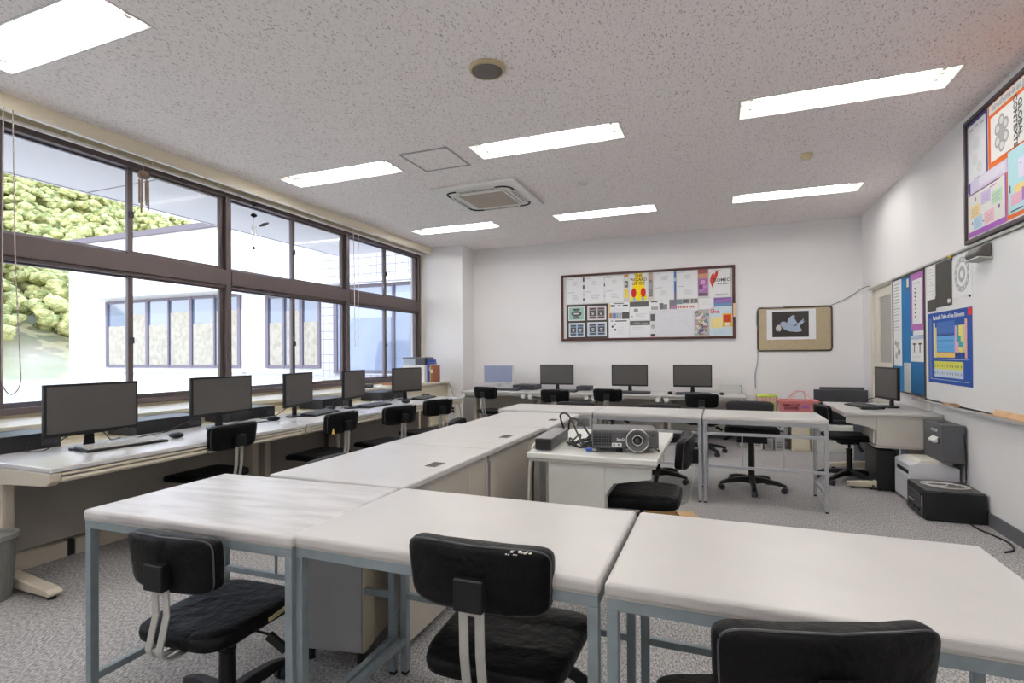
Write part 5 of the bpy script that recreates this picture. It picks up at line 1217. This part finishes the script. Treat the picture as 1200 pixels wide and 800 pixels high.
# chalk tray things
t = thing('wooden_block', 'small brown wooden block on the whiteboard tray', 'block', (XR-.045, 5.10, .7665)); MB().box(-.018, .018, -.14, .10, 0, .022).build('block', WOODL, t, bevel=.004); MB().box(-.017, .017, -.14, -.05, .022, .028).build('felt_pad', mat('felt_brown', (.22, .14, .08), .9), t)
t = thing('wooden_ruler', 'long wooden ruler with a round hole on the whiteboard tray', 'ruler', (XR-.055, 4.32, .7665)); MB().box(-.010, .010, -.40, .24, 0, .012).build('stick', WOODL, t, bevel=.002); MB().tube([(-.0115, .06, .006), (-.009, .06, .006)], .005, 10).build('hole', BLACK, t)
t = thing('wooden_set_square', 'wide wooden board leaning behind the ruler on the whiteboard tray', 'board', (XR-.030, 4.22, .7665)); MB().prism([(-.012, 0), (.002, 0), (.016, .042), (.008, .046)], 'y', -.40, .20).build('board', mat('pale_wood', (.62, .40, .22), .5, noise=(9, .2)), t, bevel=.002); MB().box(-.010, -.002, -.38, -.36, .01, .05).build('cleat', WOODL, t)
t = thing('cable_box', 'small white cable box under the end of the whiteboard tray', 'cable box', (XR, 5.60, .70)); MB().box(-.03, 0, -.025, .025, -.02, .05).build('box', WHITEP, t, bevel=.003); MB().tube([(-.015, 0, -.02), (-.02, .01, -.05), (-.015, .015, -.024)], .004, 6).build('blue_lead', mat('blue_lead', (.05, .15, .55), .5), t)
# top right board
t = thing('notice_board', 'dark framed notice board high on the right wall, cut off at the right edge', 'notice board', (XR, 3.92, 2.42))
MB().box(-.014, 0, -.90, .90, -.435, .435).build('backing', mat('board_pale', (.70, .68, .72), .8), t)
for nm, b4 in (('frame_rail', (-.92, .92, .420, .448)), ('frame_rail', (-.92, .92, -.448, -.420)), ('frame_stile', (.895, .92, -.420, .420)), ('frame_stile', (-.92, -.895, -.420, .420))):
    MB().box(-.032, 0, b4[0], b4[1], b4[2], b4[3]).build(nm, mat('board_frame_dark', (.055, .04, .045), .4), t, bevel=.003)
TR = 'posters on the high right notice board'
def tr(label, yl, yr, z0, z1, col, marks=(), lift=.0145, **k): return sheet(label, yl, yr, z0, z1, col, marks, 'right', lift, group=TR, **k)
PUR = (.10, .08, .24)
tr('dark purple backing sheet in the top left corner of the high notice board', 4.808, 4.500, 2.345, 2.838, PUR)
tr('white sheet with faint pencil drawing at the top left of the high notice board', 4.795, 4.520, 2.372, 2.815, (.70, .71, .74), [(.10, .90, .30, .93, GREY), (.40, .92, .60, .95, GREY), (.70, .90, .92, .93, GREY), (.3, .55, .7, .75, (.62, .63, .66), 0, 'e'), (.25, .30, .55, .50, (.64, .65, .67), 0, 'e'), (.5, .15, .8, .35, (.62, .63, .66), 0, 'e'), (.35, .08, .65, .11, GREY)], lift=.0160)
tr('bright orange backing sheet of the global contexts poster', 4.490, 3.30, 2.018, 2.838, (.70, .15, .035))
tr('white web address strip across the top of the orange backing', 4.470, 3.35, 2.770, 2.832, (.74, .73, .72), lift=.0160, texts=[('hiroshima-is.ac.jp', .062, .23, .50, GREY)])
g = tr('white poster with six grey circles and the words global contexts', 4.450, 4.005, 2.452, 2.745, (.76, .75, .74), lift=.0160, texts=[('GLOBAL\nCONTEXTS', .062, .78, .52, INK, -PI/2)])
for k in range(6):
    a = 2*PI*k/6+.5; ring(g, .075+.058*math.cos(a), .146+.082*math.sin(a), .024, .040, (.36, .35, .36), -.0020-.0002*k, 24); ring(g, .075+.058*math.cos(a), .146+.082*math.sin(a), .0, .024, (.62, .61, .61), -.0019, 24)
ring(g, .075, .146, 0, .045, (.40, .39, .40), -.0017, 24)
tr('pale lilac header strip with small print in the middle of the high notice board', 4.795, 4.235, 2.325, 2.412, (.62, .56, .72), [(.0, .0, .06, .9, PUR), (.3, .2, .95, .9, (.72, .68, .78))]+lines(.35, .25, .9, .8, 4, (.45, .42, .5)), lift=.0165)
sn = [(.0, .0, 1, .12, (.36, .12, .46)), (.96, .12, 1, 1, (.30, .12, .42)), (.0, .97, .85, 1, (.18, .12, .22))]
for (a, b, c_) in ((.06, .42, (.78, .62, .32)), (.14, .14, (.42, .58, .74)), (.44, .15, (.78, .48, .56)), (.36, .62, (.58, .48, .72)), (.64, .50, (.48, .68, .50))):
    sn += [(a, b, a+.25, b+.28, c_, 1)]+[(a+.03, b+.05+.05*q, a+.21, b+.06+.05*q, (.35, .3, .35), 3) for q in range(4)]
sn += [(.20, .78, .22, .88, (.3, .15, .4), 1), (.60, .90, .76, .92, (.42, .14, .48), 1), (.80, .36, .84, .44, (.2, .15, .2), 1), (.40, .24, .44, .26, INK, 1), (.1, .28, .12, .34, INK, 1)]
tr('white chart with five pastel notes joined by arcs in the high notice board', 4.795, 4.250, 2.015, 2.322, (.72, .71, .68), sn, lift=.0160)
tr('pale blue sheet with yellow and pink shapes on the high notice board', 4.232, 3.60, 2.045, 2.440, (.42, .66, .72), [(.12, .28, .30, .42, (.78, .62, .25)), (.06, .12, .26, .30, (.72, .42, .55)), (.26, .14, .42, .34, (.40, .20, .48)), (.20, .50, .42, .80, (.70, .66, .82)), (.03, .34, .05, .46, INK), (.05, .03, .28, .05, INK), (.22, .72, .24, .73, INK)], lift=.0160)
